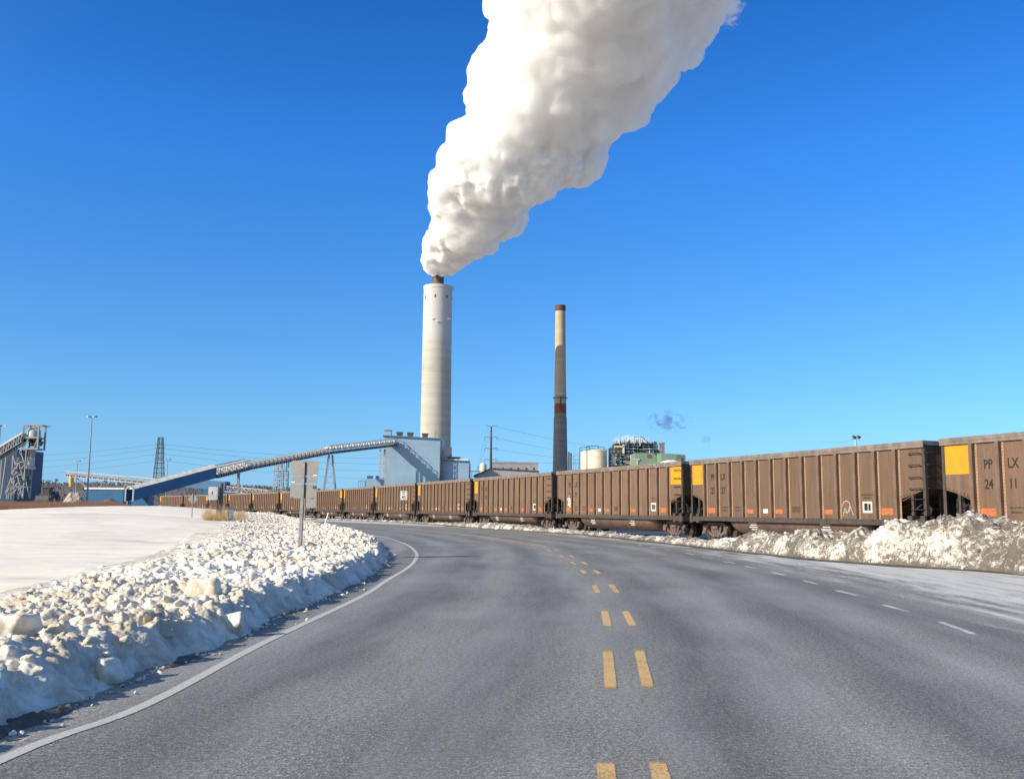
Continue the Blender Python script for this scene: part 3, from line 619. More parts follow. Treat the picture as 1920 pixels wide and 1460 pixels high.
    for sg in (-1, 1):
        d = rib(sg).data('post', m_post); d.materials.append(m_flange)
        d.polygons.foreach_set('material_index', [1 if k < 12 else 0 for k in range(len(d.polygons))])
        for x in POST_X:
            o = link('post', d, root); o.location = (x, 0, 0)
    for sx_ in (-1, 1):
        for sg in (-1, 1):
            co = MB(); y = sg*(YS+.0)
            co.box(min(sx_*7.63, sx_*7.69), max(sx_*7.63, sx_*7.69), min(y-sg*.10, y+sg*.015), max(y-sg*.10, y+sg*.015), 1.10, ZT-.003)
            co.box(min(sx_*7.56, sx_*7.628), max(sx_*7.56, sx_*7.628), min(y+sg*.002, y+sg*.015), max(y+sg*.002, y+sg*.015), 1.10, ZT-.105)
            co.box(sx_*7.02-.05, sx_*7.02+.05, min(y-sg*.1, y-sg*.01), max(y-sg*.1, y-sg*.01), 1.1, 1.96)
            co.beam((sx_*7.56, y+sg*.01, 2.10), (sx_*6.44, y+sg*.01, 1.79), .02, .09, up=(0, 1, 0)) if False else None
            for k in range(8):
                xx_ = sx_*(6.5+k*.15); zz = 1.86+(abs(xx_)-6.42)*.26; co.box(xx_-.017, xx_+.017, min(y+sg*.001, y+sg*.02), max(y+sg*.001, y+sg*.02), zz-.017, zz+.017)
            for k in range(24):
                zz = 1.95+k*.07; co.box(sx_*7.595-.014, sx_*7.595+.014, min(y+sg*.0155, y+sg*.026), max(y+sg*.0155, y+sg*.026), zz-.014, zz+.014)
            co.build('corner_post', m_frame, root)
    # handholds and end ladders
    for sx_, sg in ((1, -1), (-1, 1)):
        zs = [3.38, 2.97, 2.56, 2.17]; g = MB()
        for z in (.58, .30): g.beam((sx_*7.08, sg*1.52, z), (sx_*7.52, sg*1.52, z), .04, .03)
        for xx_ in (7.08, 7.52): g.beam((sx_*xx_, sg*1.52, .85), (sx_*xx_, sg*1.52, .28), .03)
        lad = g.build('ladder', m_dark, root)
        y = sg*(YS+.10); xa, xb = sx_*7.04, sx_*7.55; xe = sx_*7.76; ya, yb = sg*1.42, sg*.95
        r1 = MB().path([(xa, sg*YS, -.05), (xa, y, -.05), (xa, y, 0), (xb, y, 0), (xb, y, -.05), (xb, sg*YS, -.05)], .017, 6).data('rung', m_dark)
        r2 = MB().path([(sx_*7.63, ya, 0), (xe, ya, 0), (xe, yb, 0), (sx_*7.63, yb, 0)], .017, 6).data('rung', m_dark)
        r3 = MB().path([(sx_*7.0, sg*1.5, 0), (sx_*7.0, sg*1.56, 0), (sx_*7.62, sg*1.56, 0), (sx_*7.62, sg*1.5, 0)], .015, 6).data('rung', m_dark)
        for md_, zl in ((r1, zs), (r2, zs), (r3, (1.80, 1.45))):
            for z in zl: o = link('rung', md_, lad); o.location = (0, 0, z)
    # belly tubs
    tb = MB(); prof = [(-1.44, .925), (-1.46, .8), (-1.36, .6), (-1.16, .42), (-.88, .30), (-.5, .25), (0, .24), (.5, .25), (.88, .30), (1.16, .42), (1.36, .6), (1.46, .8), (1.44, .925)]
    secs = [(-4.6, .45), (-4.5, .72), (-4.3, .9), (-4.0, 1.), (0, 1.), (4.0, 1.), (4.3, .9), (4.5, .72), (4.6, .45)]; n = len(prof); vs = []
    for x, k in secs: vs += [(x, y*(.75+.25*k), .925+(z-.925)*k) for y, z in prof]
    fs = [(i*n+j, i*n+j+1, (i+1)*n+j+1, (i+1)*n+j) for i in range(len(secs)-1) for j in range(n-1)] + [tuple(range(n)), tuple(range(len(vs)-1, len(vs)-n-1, -1))]
    fs = [tuple(reversed(f)) for f in fs]
    tb.add(vs, fs); tub = tb.build('tub', m_tub, root, smooth=True)
    st = MB()
    for x in (-2.6, 2.3):
        for k, (w_, off) in enumerate(((.62, 0), (.42, .04), (.55, -.02), (.38, .03))):
            z = .86-.095*k; yv = 1.475 if k == 0 else 1.47-.02*k
            xx0 = x-w_/2+off; r2 = random.Random(k+int(x*7))
            while xx0 < x+w_/2+off: st.box(xx0, xx0+.035, -yv-.01, -yv+.12, z-.025, z+.025); xx0 += .05+.02*r2.random()
    st.build('stencil', m_wt, root)
    # bogies
    for sx_ in (-1, 1):
        tk = MB(); cx = 0
        for sg in (-1, 1):
            y0, y1 = sorted((sg*.98, sg*1.14)); ym = sg*1.06
            tk.box(-.62, .62, y0, y1, .70, .80)                                   # top member
            for s2 in (-1, 1):
                tk.beam((s2*.60, ym, .75), (s2*1.02, ym, .58), .15, .12, up=(0, 1, 0)); tk.beam((s2*.44, ym, .72), (s2*.26, ym, .22), .14, .09, up=(0, 1, 0)); tk.beam((s2*.98, ym, .50), (s2*.30, ym, .20), .13, .09, up=(0, 1, 0))
                tk.lathe([(.19, -.09), (.19, .09)], n=12) if False else None
                tk.tube((s2*.89, ym-.12, .457), (s2*.89, ym+.12, .457), .15, n=12); tk.box(s2*.89-.2, s2*.89+.2, y0, y1, .56, .68)
            tk.box(-.32, .32, y0, y1, .15, .24)
            for x in (-.17, 0, .17): tk.tube((x, ym, .24), (x, ym, .52), .075, n=8)
            tk.box(-.25, .25, y0-.04, y1+.04, .52, .66)
        tk.box(-.22, .22, -1.0, 1.0, .52, .64)
        tr = tk.build('bogie', m_truck, root); tr.location = (sx_*6.17, 0, 0)
        ws = MB(); ws.tube((0, -.95, .457), (0, .95, .457), .08, n=10)
        for sg in (-1, 1):
            ws.tube((0, sg*.70, .457), (0, sg*.82, .457), .457, n=28); ws.tube((0, sg*.68, .457), (0, sg*.70, .457), .485, n=28); ws.tube((0, sg*.82, .457), (0, sg*.835, .457), .16, n=14)
        wd = ws.data('wheelset', m_wheel, True)
        for s2 in (-1, 1): o = link('wheelset', wd, tr); o.location = (s2*.89, 0, 0)
    # markings
    yp = MB()
    if rev: yp.box(6.53, 7.54, -YS-.005, -YS+.0, 2.66, 3.53)
    else: yp.box(-7.55, -6.53, -YS-.005, -YS+.0, 2.60, 3.54)
    yp.build('yellow_panel', m_ye, root)
    for k, w_ in ((0, .62), (3, .5), (5, .5), (8, .5), (11, .6)):
        x = POST_X[k]+.19; r = MB().box(x, x+w_, -YS-.004, -YS, 1.26, 1.50 if k in (0, 11) else 1.44); r.build('orange_reflector', m_or, root)
    x = (POST_X[4]+POST_X[5])/2; MB().box(x-.17, x+.17, -YS-.004, -YS, 1.28, 1.45).build('placard', m_wt, root)
    x = (POST_X[10]+POST_X[11])/2; pl = MB().box(x-.25, x+.25, -YS-.004, -YS, 1.33, 1.74); pl = pl.build('placard', m_wt, root)
    dk = MB().box(x-.17, x+.02, -YS-.008, -YS-.0042, 1.41, 1.68).box(x+.05, x+.18, -YS-.008, -YS-.0042, 1.41, 1.66); dk.build('data_plate', m_bk, pl)
    sm = MB(); r2 = random.Random(5)
    for (xc, z, w_) in [((POST_X[1]+POST_X[2])/2, 1.52, .5), ((POST_X[1]+POST_X[2])/2, 1.38, .45), ((POST_X[2]+POST_X[3])/2, 1.52, .45), ((POST_X[2]+POST_X[3])/2, 1.38, .4), ((POST_X[6]+POST_X[7])/2, 1.52, .5), ((POST_X[6]+POST_X[7])/2, 1.44, .5), ((POST_X[6]+POST_X[7])/2, 1.36, .5), ((POST_X[10]+POST_X[11])/2, 1.98, .6), ((POST_X[10]+POST_X[11])/2, 1.87, .36)]:
        a = xc-w_/2
        while a < xc+w_/2: sm.box(a, a+.022, -YS-.003, -YS, z-.03, z+.03); a += .034+.02*r2.random()
    sm.build('small_lettering', m_bk, root)
    return root
def letter(root, items, size=.42):
    for (s_, x, z) in items:
        me = text_mesh(s_, size, m_bk, .82); o = link('lettering', me, root); o.location = (x, -YS-.003, z)
cars = []
P_n = make_body(False); P_r = make_body(True)
x1, x2 = POST_X[0]+.60, POST_X[1]+.46
nm = [('brown open coal gondola lettered PPLX 2411 at the right edge, behind the dirty snow pile', 0, None),
      ('brown coal gondola lettered PPLX 2527, the nearest one seen whole', 0, None),
      ('brown coal gondola with white star graffiti and yellow panel at its right end', 1, None),
      ('brown coal gondola with yellow left end panel, in front of the long grey building', 0, None),
      ('brown coal gondola in front of the low blue annex, right of the speed sign', 0, None),
      ('brown coal gondola directly behind the white speed limit 45 sign', 0, None),
      ('brown coal gondola just left of the speed limit sign, double yellow left end', 0, None),
      ('brown coal gondola right of the road sign pole, behind the leaning white marker post', 1, None),
      ('brown coal gondola partly hidden behind the backs of the grey road signs', 0, None),
      ('brown coal gondola just left of the grey road signs', 0, None),
      ('brown coal gondola second to the left of the grey road signs', 0, None),
      ('brown coal gondola behind the wooden utility pole and its meter box', 0, None),
      ('brown coal gondola behind the grey back of the diamond sign', 1, None),
      ('farthest brown coal gondola, left end of the train beyond the snow hump', 0, None)]
for i, (lab, rev, _) in enumerate(nm):
    a = Vector((*TP[i], 0)); b_ = Vector((*TP[i+1], 0)); mid = (a+b_)/2; d = a-b_
    src = P_r if rev else P_n
    r = src if not any(c is src for c in cars) else copy_tree(src)
    cars.append(r); r.location = (mid.x, mid.y, .03); r.rotation_euler = (0, 0, math.atan2(d.y, d.x)); tag(r, lab, 'coal wagon', 'coal gondolas coupled in one long train')
def addtxt(i, items): letter(cars[i], items)
addtxt(0, [('PP', x1-.02, 2.86), ('LX', x2+.02, 2.86), ('24', x1-.02, 2.24), ('11', x2, 2.24)])
addtxt(1, [('PP', x1+.02, 2.90), ('LX', x2-.02, 2.90), ('25', x1+.02, 2.28), ('27', x2-.02, 2.28)])
addtxt(2, [('PP', x1+.02, 2.86), ('LX', x2-.02, 2.86), ('25', x1+.02, 2.24), ('71', x2-.02, 2.24)])
addtxt(3, [('PP', x1+.02, 2.86), ('LX', x2-.02, 2.86), ('24', x1+.02, 2.24), ('05', x2-.02, 2.24)])
# graffiti: a white star scrawl and a chalk curl
def curve_tag(root, strokes, w_, m, name='graffiti'):
    g = MB()
    for st in strokes:
        for (a, b_) in zip(st[:-1], st[1:]):
            dx, dz = b_[0]-a[0], b_[1]-a[1]; l = math.hypot(dx, dz) or 1; nx_, nz_ = -dz/l*w_/2, dx/l*w_/2
            y = -YS-.004; g.add([(a[0]-nx_, y, a[1]-nz_), (b_[0]-nx_, y, b_[1]-nz_), (b_[0]+nx_, y, b_[1]+nz_), (a[0]+nx_, y, a[1]+nz_)], [(0, 1, 2, 3)])
    return g.build(name, m, root)
cx, cz = POST_X[0]+.52, 1.92
star = [(cx+.30*(1 if k % 2 == 0 else .45)*math.sin(k*math.pi/5), cz+.36*(1 if k % 2 == 0 else .45)*math.cos(k*math.pi/5)) for k in range(11)]
curve_tag(cars[2], [star, [(cx-.15, cz-.1), (cx+.1, cz+.1)], [(cx-.05, cz+.12), (cx+.12, cz-.12)], [(cx-.25, cz-.25), (cx-.02, cz-.3), (cx+.2, cz-.38)]], .07, m_wt)
cx = (POST_X[9]+POST_X[10])/2; m_ch = mat('chalk', (.42, .38, .34), .8, scale=20)
curve_tag(cars[1], [[(cx-.1+.22*math.sin(a*.5), 1.55+.22*math.cos(a*.5)) for a in range(-3, 8)], [(cx-.3, 1.2), (cx-.18, 1.5), (cx-.05, 1.3), (cx+.1, 1.6), (cx+.25, 1.3), (cx+.33, 1.2)]], .03, m_ch)
# ------------------------------------------------------------------ materials of the plant
m_conc = None
def stackmat(name, c1, c2, top=None):
    global t, L
    m = bpy.data.materials.new(name); m.use_nodes = True; t = m.node_tree; L = t.links; b = t.nodes['Principled BSDF']
    tc = N(t, 'ShaderNodeTexCoord'); o = tc.outputs['Object']
    band = noise(mapn(o, (.01, .01, .22)), 1., 6, .65); fine = noise(mapn(o, (.04, .04, 1.6)), 1., 5, .7); blot = noise(mapn(o, (.12, .12, .05)), 1., 5, .6)
    c = mixc(ramp(band, [(.36, 0.), (.64, 1.)]), c1, c2)
    c = mixc(1., c, ramp(fine, [(.3, .86), (.7, 1.08)]), 'MULTIPLY'); c = mixc(1., c, ramp(blot, [(.3, .9), (.7, 1.05)]), 'MULTIPLY')
    if top:
        sp = N(t, 'ShaderNodeSeparateXYZ'); L.new(o, sp.inputs[0]); c = mixc(ramp(mth('DIVIDE', mth('ADD', sp.outputs[2], mth('MULTIPLY', blot, 12)), 200), [(top[0], 0.), (top[0]+.06, 1.)]), c, top[1])
    L.new(c, b.inputs['Base Color']); b.inputs['Roughness'].default_value = .85
    return m
m_stack = stackmat('chimney_concrete', (.46, .45, .41), (.38, .36, .305), top=(.60, (.46, .465, .455)))
m_stack2 = stackmat('old_chimney_concrete', (.46, .38, .27), (.40, .325, .235)); m_stack3 = stackmat('shade_grey_concrete', (.23, .23, .235), (.17, .17, .18))  # the lower shaft's shadow is painted in as a darker grey
m_steel = mat('dark_steel', (.06, .055, .055), .6, scale=2)
m_gal = mat('galvanised_steel', (.27, .28, .295), .5, scale=4, metal=.3)
m_white = mat('white_sheet', (.72, .70, .66), .6, scale=2)
m_ltsteel = mat('light_grey_steel', (.42, .42, .42), .55, scale=3)
def clad(name, c, seams=7.5, ribs=.9, axis='x'):
    global t, L
    m = bpy.data.materials.new(name); m.use_nodes = True; t = m.node_tree; L = t.links; b = t.nodes['Principled BSDF']
    tc = N(t, 'ShaderNodeTexCoord'); sp = N(t, 'ShaderNodeSeparateXYZ'); L.new(tc.outputs['Object'], sp.inputs[0])
    h = sp.outputs[2]; fr = mth('FRACT', mth('DIVIDE', h, seams)); line = ramp(fr, [(0., .72), (.03, 1.)])
    fx = mth('FRACT', mth('DIVIDE', mth('ADD', sp.outputs[0], sp.outputs[1]), ribs)); rib_ = ramp(fx, [(0., .90), (.5, 1.04), (1., .90)])
    c_ = mixc(1., c, line, 'MULTIPLY'); c_ = mixc(1., c_, rib_, 'MULTIPLY')
    c_ = mixc(1., c_, ramp(noise(tc.outputs['Object'], .12, 5, .6), [(.3, .88), (.7, 1.08)]), 'MULTIPLY')
    L.new(c_, b.inputs['Base Color']); b.inputs['Roughness'].default_value = .5; b.inputs['Specular IOR Level'].default_value = .4
    return m
m_bluew = clad('pale_blue_cladding', (.26, .38, .49)); m_navy = clad('blue_cladding', (.030, .125, .26), seams=50, ribs=1.1); m_greyc = clad('grey_cladding', (.34, .33, .34), seams=50, ribs=1.2); m_green = clad('green_cladding', (.17, .27, .20), seams=50, ribs=1.)
m_rust = mat('rust_band', (.22, .07, .05), .8, scale=.6); m_cream = mat('cream_tank', (.70, .60, .43), .6, scale=.15, var=.12)
m_soot = mat('sooty_steel', (.05, .045, .04), .7, scale=.4, col2=(.11, .085, .06))
# ------------------------------------------------------------------ tall chimney
S1 = basis(816, 900, 700); S1.x = at(818.5, 700, 700).x
zt = at(820, 537.5, 700).z
r = tag(empty('chimney', (S1.x, S1.y, 0)), 'tall pale concrete chimney with the big white steam plume', 'chimney')
MB().lathe([(11.4, -.5), (10.95, 45), (10.7, 90), (10.5, 130), (10.35, zt-2.5), (10.55, zt-2.4), (10.55, zt), (9.8, zt), (9.8, zt-.4)], n=64, cap=False).add([(9.8*math.cos(a*2*math.pi/32), 9.8*math.sin(a*2*math.pi/32), zt-.4) for a in range(32)], [tuple(range(32))]).build('shell', m_stack, r, True)
MB().lathe([(4.9, zt-.4), (4.9, zt+1.2), (4.2, zt+2.2), (4.2, zt+7.0), (4.5, zt+7.0), (4.5, zt+7.5), (3.9, zt+7.5), (3.9, zt+6.)], n=32, cap=False).build('flue', m_soot, r, True)
def azp(rr, a, z): return (rr*math.sin(a), -rr*math.cos(a), z)       # a = 0 faces the camera
for a in (-.95, -.1, .75, 1.5): 
    o = MB().box(-.55, .55, -.12, .1, -1.1, 1.1).build('vent', m_soot, r); o.location = azp(10.42, a, zt-9); o.rotation_euler = (0, 0, a)
for a, dz, w_ in ((-.25, -26, 1.6), (.05, -28, 1.2), (.95, -25.5, 3.), (-.05, -122, 2.5)):
    o = MB().box(-w_/2, w_/2, -.7, .05, -.15, .15).box(-w_/2, w_/2, -.7, -.62, .15, 1.1).build('platform', m_white, r); o.location = azp(10.6, a, zt+dz); o.rotation_euler = (0, 0, a)
o = MB().box(-.12, .12, -.12, .1, -9, 9).build('conduit', m_white, r); o.location = azp(11.0, .0, 48)
o = MB(); o.path([azp(10.6, 1.2, zt-4), azp(12.2, 1.2, zt-3.5), azp(12.4, 1.2, zt-.5)], .15).build('antenna', m_steel, r)
# ------------------------------------------------------------------ thin old chimney
D2 = 752; s2 = F/D2; z2 = lambda py: at(1052, py, D2).z
S2 = at(1050.5, 760, D2)
r = tag(empty('old_chimney', (S2.x, D2, 0)), 'slender older chimney with a beige top, shaded lower shaft and rusty crown', 'chimney')
za, zb, zc_, zd, ze = z2(573), z2(735), z2(750), z2(775), z2(782)
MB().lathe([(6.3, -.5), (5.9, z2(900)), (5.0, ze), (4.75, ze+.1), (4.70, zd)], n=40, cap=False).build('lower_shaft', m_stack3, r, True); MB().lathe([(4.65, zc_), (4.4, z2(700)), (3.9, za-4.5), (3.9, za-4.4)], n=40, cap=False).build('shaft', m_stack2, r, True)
MB().lathe([(4.72, zd), (4.66, z2(757))], n=40, cap=False).build('rust_band', m_rust, r, True)
MB().lathe([(4.66, z2(757)), (4.66, zc_)], n=40, cap=False).build('collar', m_stack2, r, True)
MB().lathe([(3.95, za-4.4), (4.5, za-3.2), (4.1, za-3.0), (4.15, za-.6), (4.3, za-.6), (4.3, za), (3.4, za), (3.4, za-1)], n=32, cap=False).build('crown', mat('rusty_crown', (.16, .07, .045), .8, scale=.7, col2=(.07, .04, .035)), r, True)
g = MB(); g.lathe([(4.6, z2(747)), (5.6, z2(747)), (5.6, z2(747)+.25), (4.6, z2(747)+.25)], n=32, cap=False); 
for k in range(16):
    a = k*math.pi/8; g.tube((5.5*math.cos(a), 5.5*math.sin(a), z2(747)), (5.5*math.cos(a), 5.5*math.sin(a), z2(747)+1.3), .07, n=4); g.beam((5.5*math.cos(a), 5.5*math.sin(a), z2(747)+1.25), (5.5*math.cos(a+math.pi/8), 5.5*math.sin(a+math.pi/8), z2(747)+1.25), .1)
g.build('gallery', m_steel, r)
MB().lathe([(4.68, z2(741)), (4.76, z2(741)), (4.76, z2(736.5)), (4.66, z2(736.5))], n=32, cap=False).build('band', mat('pale_band', (.42, .42, .43), .7), r)
MB().box(-.5, .5, -5.1, -4.55, z2(768), z2(745)).build('ladder', m_steel, r)
for k, (xa) in enumerate((1066.5, 1070.5)):
    p = at(xa, 900, 640); o = MB().lathe([(.55, -.3), (.55, at(xa, 849 if k else 847, 640).z)], n=12); o = o.build('exhaust_pipe', m_steel); o.location = (p.x, 640, 0); tag(o, ['left of two thin dark exhaust pipes right of the slender chimney', 'right of two thin dark exhaust pipes right of the slender chimney'][k], 'pipe')
# ------------------------------------------------------------------ boxes given by their outline
def blk(name, x0, x1, ytop, Y, depth, m, label, cat, z0=-.2, parent=None, yl=None):
    a = at(x0, ytop, Y); b_ = at(x1, ytop if yl is None else yl, Y)
    root = empty(name, (a.x, Y, 0)); tag(root, label, cat); w_ = b_.x-a.x
    MB().add([(0, 0, z0), (w_, 0, z0), (w_, depth, z0), (0, depth, z0), (0, 0, a.z), (w_, 0, b_.z), (w_, depth, b_.z), (0, depth, a.z)], [(0, 3, 2, 1), (4, 5, 6, 7), (0, 1, 5, 4), (1, 2, 6, 5), (2, 3, 7, 6), (3, 0, 4, 7)]).build('wall', m, root)
    return root, w_, a.z, b_.z
YB = 560
r, w_, h1, h2 = blk('coal_plant_building', 719, 825.5, 818, YB, 34, m_bluew, 'tall pale blue clad building before the big chimney with the conveyor shadow across it', 'building', yl=824)
MB().beam((-.3, -.25, h1+.35), (w_+.3, -.25, h2+.35), .9, .9).build('roof_edge', m_navy, r)
MB().add([(0, .3, h1+.9), (w_, .3, h2+.9), (w_, 34, h2+1.6), (0, 34, h1+1.6), (0, .3, h1+.05), (w_, .3, h2+.05), (w_, 34, h2+.05), (0, 34, h1+.05)], [(0, 1, 2, 3), (0, 4, 5, 1), (1, 5, 6, 2), (2, 6, 7, 3), (3, 7, 4, 0)]).build('roof', m_white, r)
for xa in (748, 768, 796):
    x = at(xa, 818, YB).x-r.location.x; zz = h1+(h2-h1)*x/w_; MB().box(x-1.5, x+1.5, 2, 5, zz+1, zz+2.4).box(x-1.8, x+1.8, 1.7, 5.3, zz+2.4, zz+3.3).build('roof_vent', m_steel, r)
x = at(721, 818, YB).x-r.location.x; MB().box(x, x+3.6, .8, 4.8, h1, h1+3.4).build('penthouse', m_bluew, r); MB().box(x-.2, x+3.8, .6, 5, h1+3.4, h1+3.8).build('penthouse_roof', m_navy, r)
x = w_+.3; g = MB()
for z in np.arange(0, 34, 3.2): g.box(x, x+1.6, -.3, 1.2, z, z+.25); g.beam((x, -.3, z), (x+1.6, -.3, z+3.2), .18)
for a in (x, x+1.6): g.box(a-.12, a+.12, -.42, -.18, 0, 33); g.box(a-.12, a+.12, 1.08, 1.32, 0, 33)
g.build('stair_tower', m_steel, r)
# low roof trestle over the foreground wall foot
for xa, ya in ((745, 897), (753, 900)):
    pass
r, w_, h1, h2 = blk('plant_annex', 824, 879, 863, YB+4, 26, m_bluew, 'lower pale blue annex right of the tall clad building', 'building', yl=866)
MB().beam((-.2, -.25, h1+.3), (w_+.2, -.25, h2+.3), .7, .7).build('roof_edge', m_navy, r); MB().box(.2, w_-.2, .3, 25, h1+.02, h1+.9).build('roof', m_white, r)
for xa in (845, 857): x = at(xa, 863, YB+4).x-r.location.x; MB().box(x-1.8, x+1.8, 1.5, 5, h1+.95, h1+2.2).build('roof_vent', m_steel, r)
# dust hopper
a = at(831, 838, YB+6); b_ = at(846, 862, YB+6); r = tag(empty('dust_hopper', (a.x, YB+6, 0)), 'light grey tapering hopper standing above the annex roof', 'hopper'); w_ = b_.x-a.x
MB().prism([(0, a.z), (0, b_.z+2), (w_*.3, b_.z), (w_*.8, b_.z+2.4), (w_, b_.z+4.6), (w_, a.z)], 0, 5).build('bin', m_ltsteel, r)
g = MB()
for x, y in ((.2, .2), (w_-.2, .2), (.2, 4.8), (w_-.2, 4.8)): g.box(x-.2, x+.2, y-.2, y+.2, 0, b_.z+4)
g.build('frame', m_steel, r); g = MB(); g.box(-2.2, -.3, 0, 2, a.z-9, a.z-1); g.path([(-1.2, 1, a.z), (-1.2, 1, a.z+3), (-.4, 1, a.z+4)], .25); g.build('dust_duct', m_ltsteel, r)
# small blue buildings left of the clad building
r, w_, h1, _ = blk('pump_house', 684, 714, 897, 520, 14, m_bluew, 'small pale blue plant house left of the tall clad building', 'building')
for xa in (690, 695, 706): x = at(xa, 890, 520).x-r.location.x; MB().box(x-.8, x+.8, 2, 4, h1-.05, h1+1.6).build('roof_vent', m_navy, r)
g = MB(); a = at(671, 901, 518)
for k in range(4): x = a.x-r.location.x+k*1.2; g.box(x-.08, x+.08, -.1, .1, 0, a.z)
g.box(a.x-r.location.x, 0, -.1, .1, a.z-.15, a.z+.05); g.build('pipe_rack', m_navy, r)
# long grey building right of the steel pole
Y = 640; r, w_, h1, _ = blk('turbine_hall', 921, 1009, 868, Y, 30, m_greyc, 'long pale grey building with a row of dark openings left of the slender chimney', 'building')
MB().box(-.3, w_+.3, -.3, 30, h1, h1+.9).build('roof_edge', m_greyc, r)
for xa in (927.5, 943, 957.5, 972, 987, 1001): x = at(xa, 880, Y).x-r.location.x; z = at(xa, 878.5, Y).z; MB().box(x-.55, x+.55, -.12, 0, z-.7, z+.7).build('opening', m_steel, r)
a = at(889, 893, 600); b_ = at(921, 879, 600); c_ = at(1003, 884.5, 600); d_ = at(1010, 893, 600)
r = tag(empty('storage_shed', (a.x, 600, 0)), 'low shed with a dark sloping roof in front of the long grey building', 'building'); X = lambda p: p.x-a.x
MB().prism([(0, 0), (X(d_), 0), (X(d_), c_.z), (X(b_), b_.z), (0, a.z)], 0, 18).build('wall', m_greyc, r); MB().prism([(-.5, a.z+.1), (X(b_), b_.z+.1), (X(d_)+.4, c_.z+.1), (X(d_)+.4, c_.z+.7), (X(b_), b_.z+.7), (-.5, a.z+.7)], -.6, 18.6).build('roof', m_steel, r)
g = MB(); a = at(906, 868, 630); r = tag(empty('roof_tank', (a.x, 630, 0)), 'small cream vessel left of the long grey building behind the steel pole', 'tank')
MB().lathe([(2.2, 0), (2.2, at(906, 880, 630).z-1), (2.2, a.z-1.2), (1.2, a.z), (0.1, a.z+.2)], n=16).build('vessel', m_cream, r, True); MB().box(-4, -2.2, -.2, .2, a.z-3, a.z-2.6).box(-3.4, -3.1, -.2, .2, 0, a.z-1).build('bracket', m_gal, r)
g = MB(); p = at(888, 884, 560); r = tag(empty('floodlight_gantry', (p.x, 560, 0)), 'small dark frame beside the right end of the blue annex', 'frame')
for x in (-1, 3.2): MB().box(x-.15, x+.15, -.15, .15, 0, p.z).build('leg', m_steel, r)
MB().box(-2.2, 4.4, -.6, .6, p.z, p.z+.4).build('deck', m_steel, r)
# cream tanks
for x0, x1, yt, Y, lab in ((1089, 1106, 847, 660, 'left cream storage tank, half hidden by the larger one'), (1103, 1139.5, 844.5, 620, 'larger cream storage tank right of the slender chimney')):
    a = at(x0, yt, Y); b_ = at(x1, yt, Y); rr = (b_.x-a.x)/2; r = tag(empty('storage_tank', ((a.x+b_.x)/2, Y+rr, 0)), lab, 'tank', 'cream storage tanks')
    if rr < 4: rr = 5.5; r.location.x = a.x+rr
    MB().lathe([(rr, -.2), (rr, a.z), (rr+.12, a.z), (rr+.12, a.z+.25), (rr*.5, a.z+1.1), (.1, a.z+1.4)], n=40).build('shell', m_cream, r, True)
    g = MB()
    for k in range(20): an = k*math.pi/10; g.tube((rr*math.cos(an), rr*math.sin(an), a.z), (rr*math.cos(an), rr*math.sin(an), a.z+1.2), .06, n=4); g.beam((rr*math.cos(an), rr*math.sin(an), a.z+1.15), (rr*math.cos(an+.314), rr*math.sin(an+.314), a.z+1.15), .08)
    g.build('handrail', m_steel, r)
    g = MB(); g.path([(-rr-.6, -2, 3), (-rr-.6, -2, a.z+2.8), (-rr*.1, -1, a.z+3.6), (rr*.1, -1, a.z+3.3), (rr*.1, 0, a.z+1)], .22); g.path([(rr*.1, -1, a.z+3), (rr*.7, -1, a.z+2.6), (rr*.75, 0, a.z)], .15); g.build('pipe', m_steel, r)
    MB().box(-rr*.25-.3, -rr*.25+.3, -rr-.4, -rr-.05, 2, a.z).build('ladder', m_gal, r) if False else None
# ------------------------------------------------------------------ boiler house: open dark steelwork with beige ducts
Y = 620; s_ = F/Y; O = at(1146, 900, Y)
r = tag(empty('boiler_house', (O.x, Y, 0)), 'open dark steel boiler structure with beige ducts and rooftop piping', 'industrial structure')
def bx(px): return at(px, 860, Y).x-O.x
def bz(py): return at(1190, py, Y).z
rd = random.Random(4); g = MB()
cols = [1146, 1153, 1162, 1171, 1178, 1186, 1196, 1206, 1216, 1226, 1233]
tops = [838, 832, 832, 828, 827, 829, 828, 828, 829, 832, 833]
for k, (c_, tp) in enumerate(zip(cols, tops)):
    for yy_ in (0, 5, 10, 15): g.box(bx(c_)-.22, bx(c_)+.22, yy_-.22, yy_+.22, 0, bz(tp))
for py in (872, 866, 860, 854, 848, 842, 836, 831.5):
    for yy_ in (0, 5, 10, 15): g.box(bx(1146 if py > 836 else 1155), bx(1234), yy_-.16, yy_+.16, bz(py)-.2, bz(py)+.2)
    g.box(bx(1153), bx(1233), 0, 15, bz(py)-.05, bz(py)+.05)
for k in range(40):
    i = rd.randrange(len(cols)-1); py = rd.choice((872, 866, 860, 854, 848, 842)); g.beam((bx(cols[i]), rd.choice((0, 5)), bz(py)), (bx(cols[i+1]), rd.choice((0, 5)), bz(py-6)), .18)
g.build('steel_frame', m_steel, r)
g = MB()
for k in range(34):
    x = bx(rd.uniform(1150, 1232)); z = bz(rd.uniform(832, 872)); w1 = rd.uniform(.5, 2.6); g.box(x, x+w1, rd.uniform(1, 4), 9, z, z+rd.uniform(.6, 2.2))
g.build('equipment', m_soot, r)
g = MB()
for k in range(40):
    x = bx(rd.uniform(1148, 1232)); z = bz(rd.uniform(829, 872)); y = rd.uniform(-.8, 2); rr = rd.uniform(.12, .35)
    if rd.random() < .5: g.tube((x, y, z), (x+rd.uniform(2, 8), y, z), rr, n=6)
    else: g.tube((x, y, z), (x, y, z+rd.uniform(2, 7)), rr, n=6)
g.build('pipework', m_ltsteel, r)
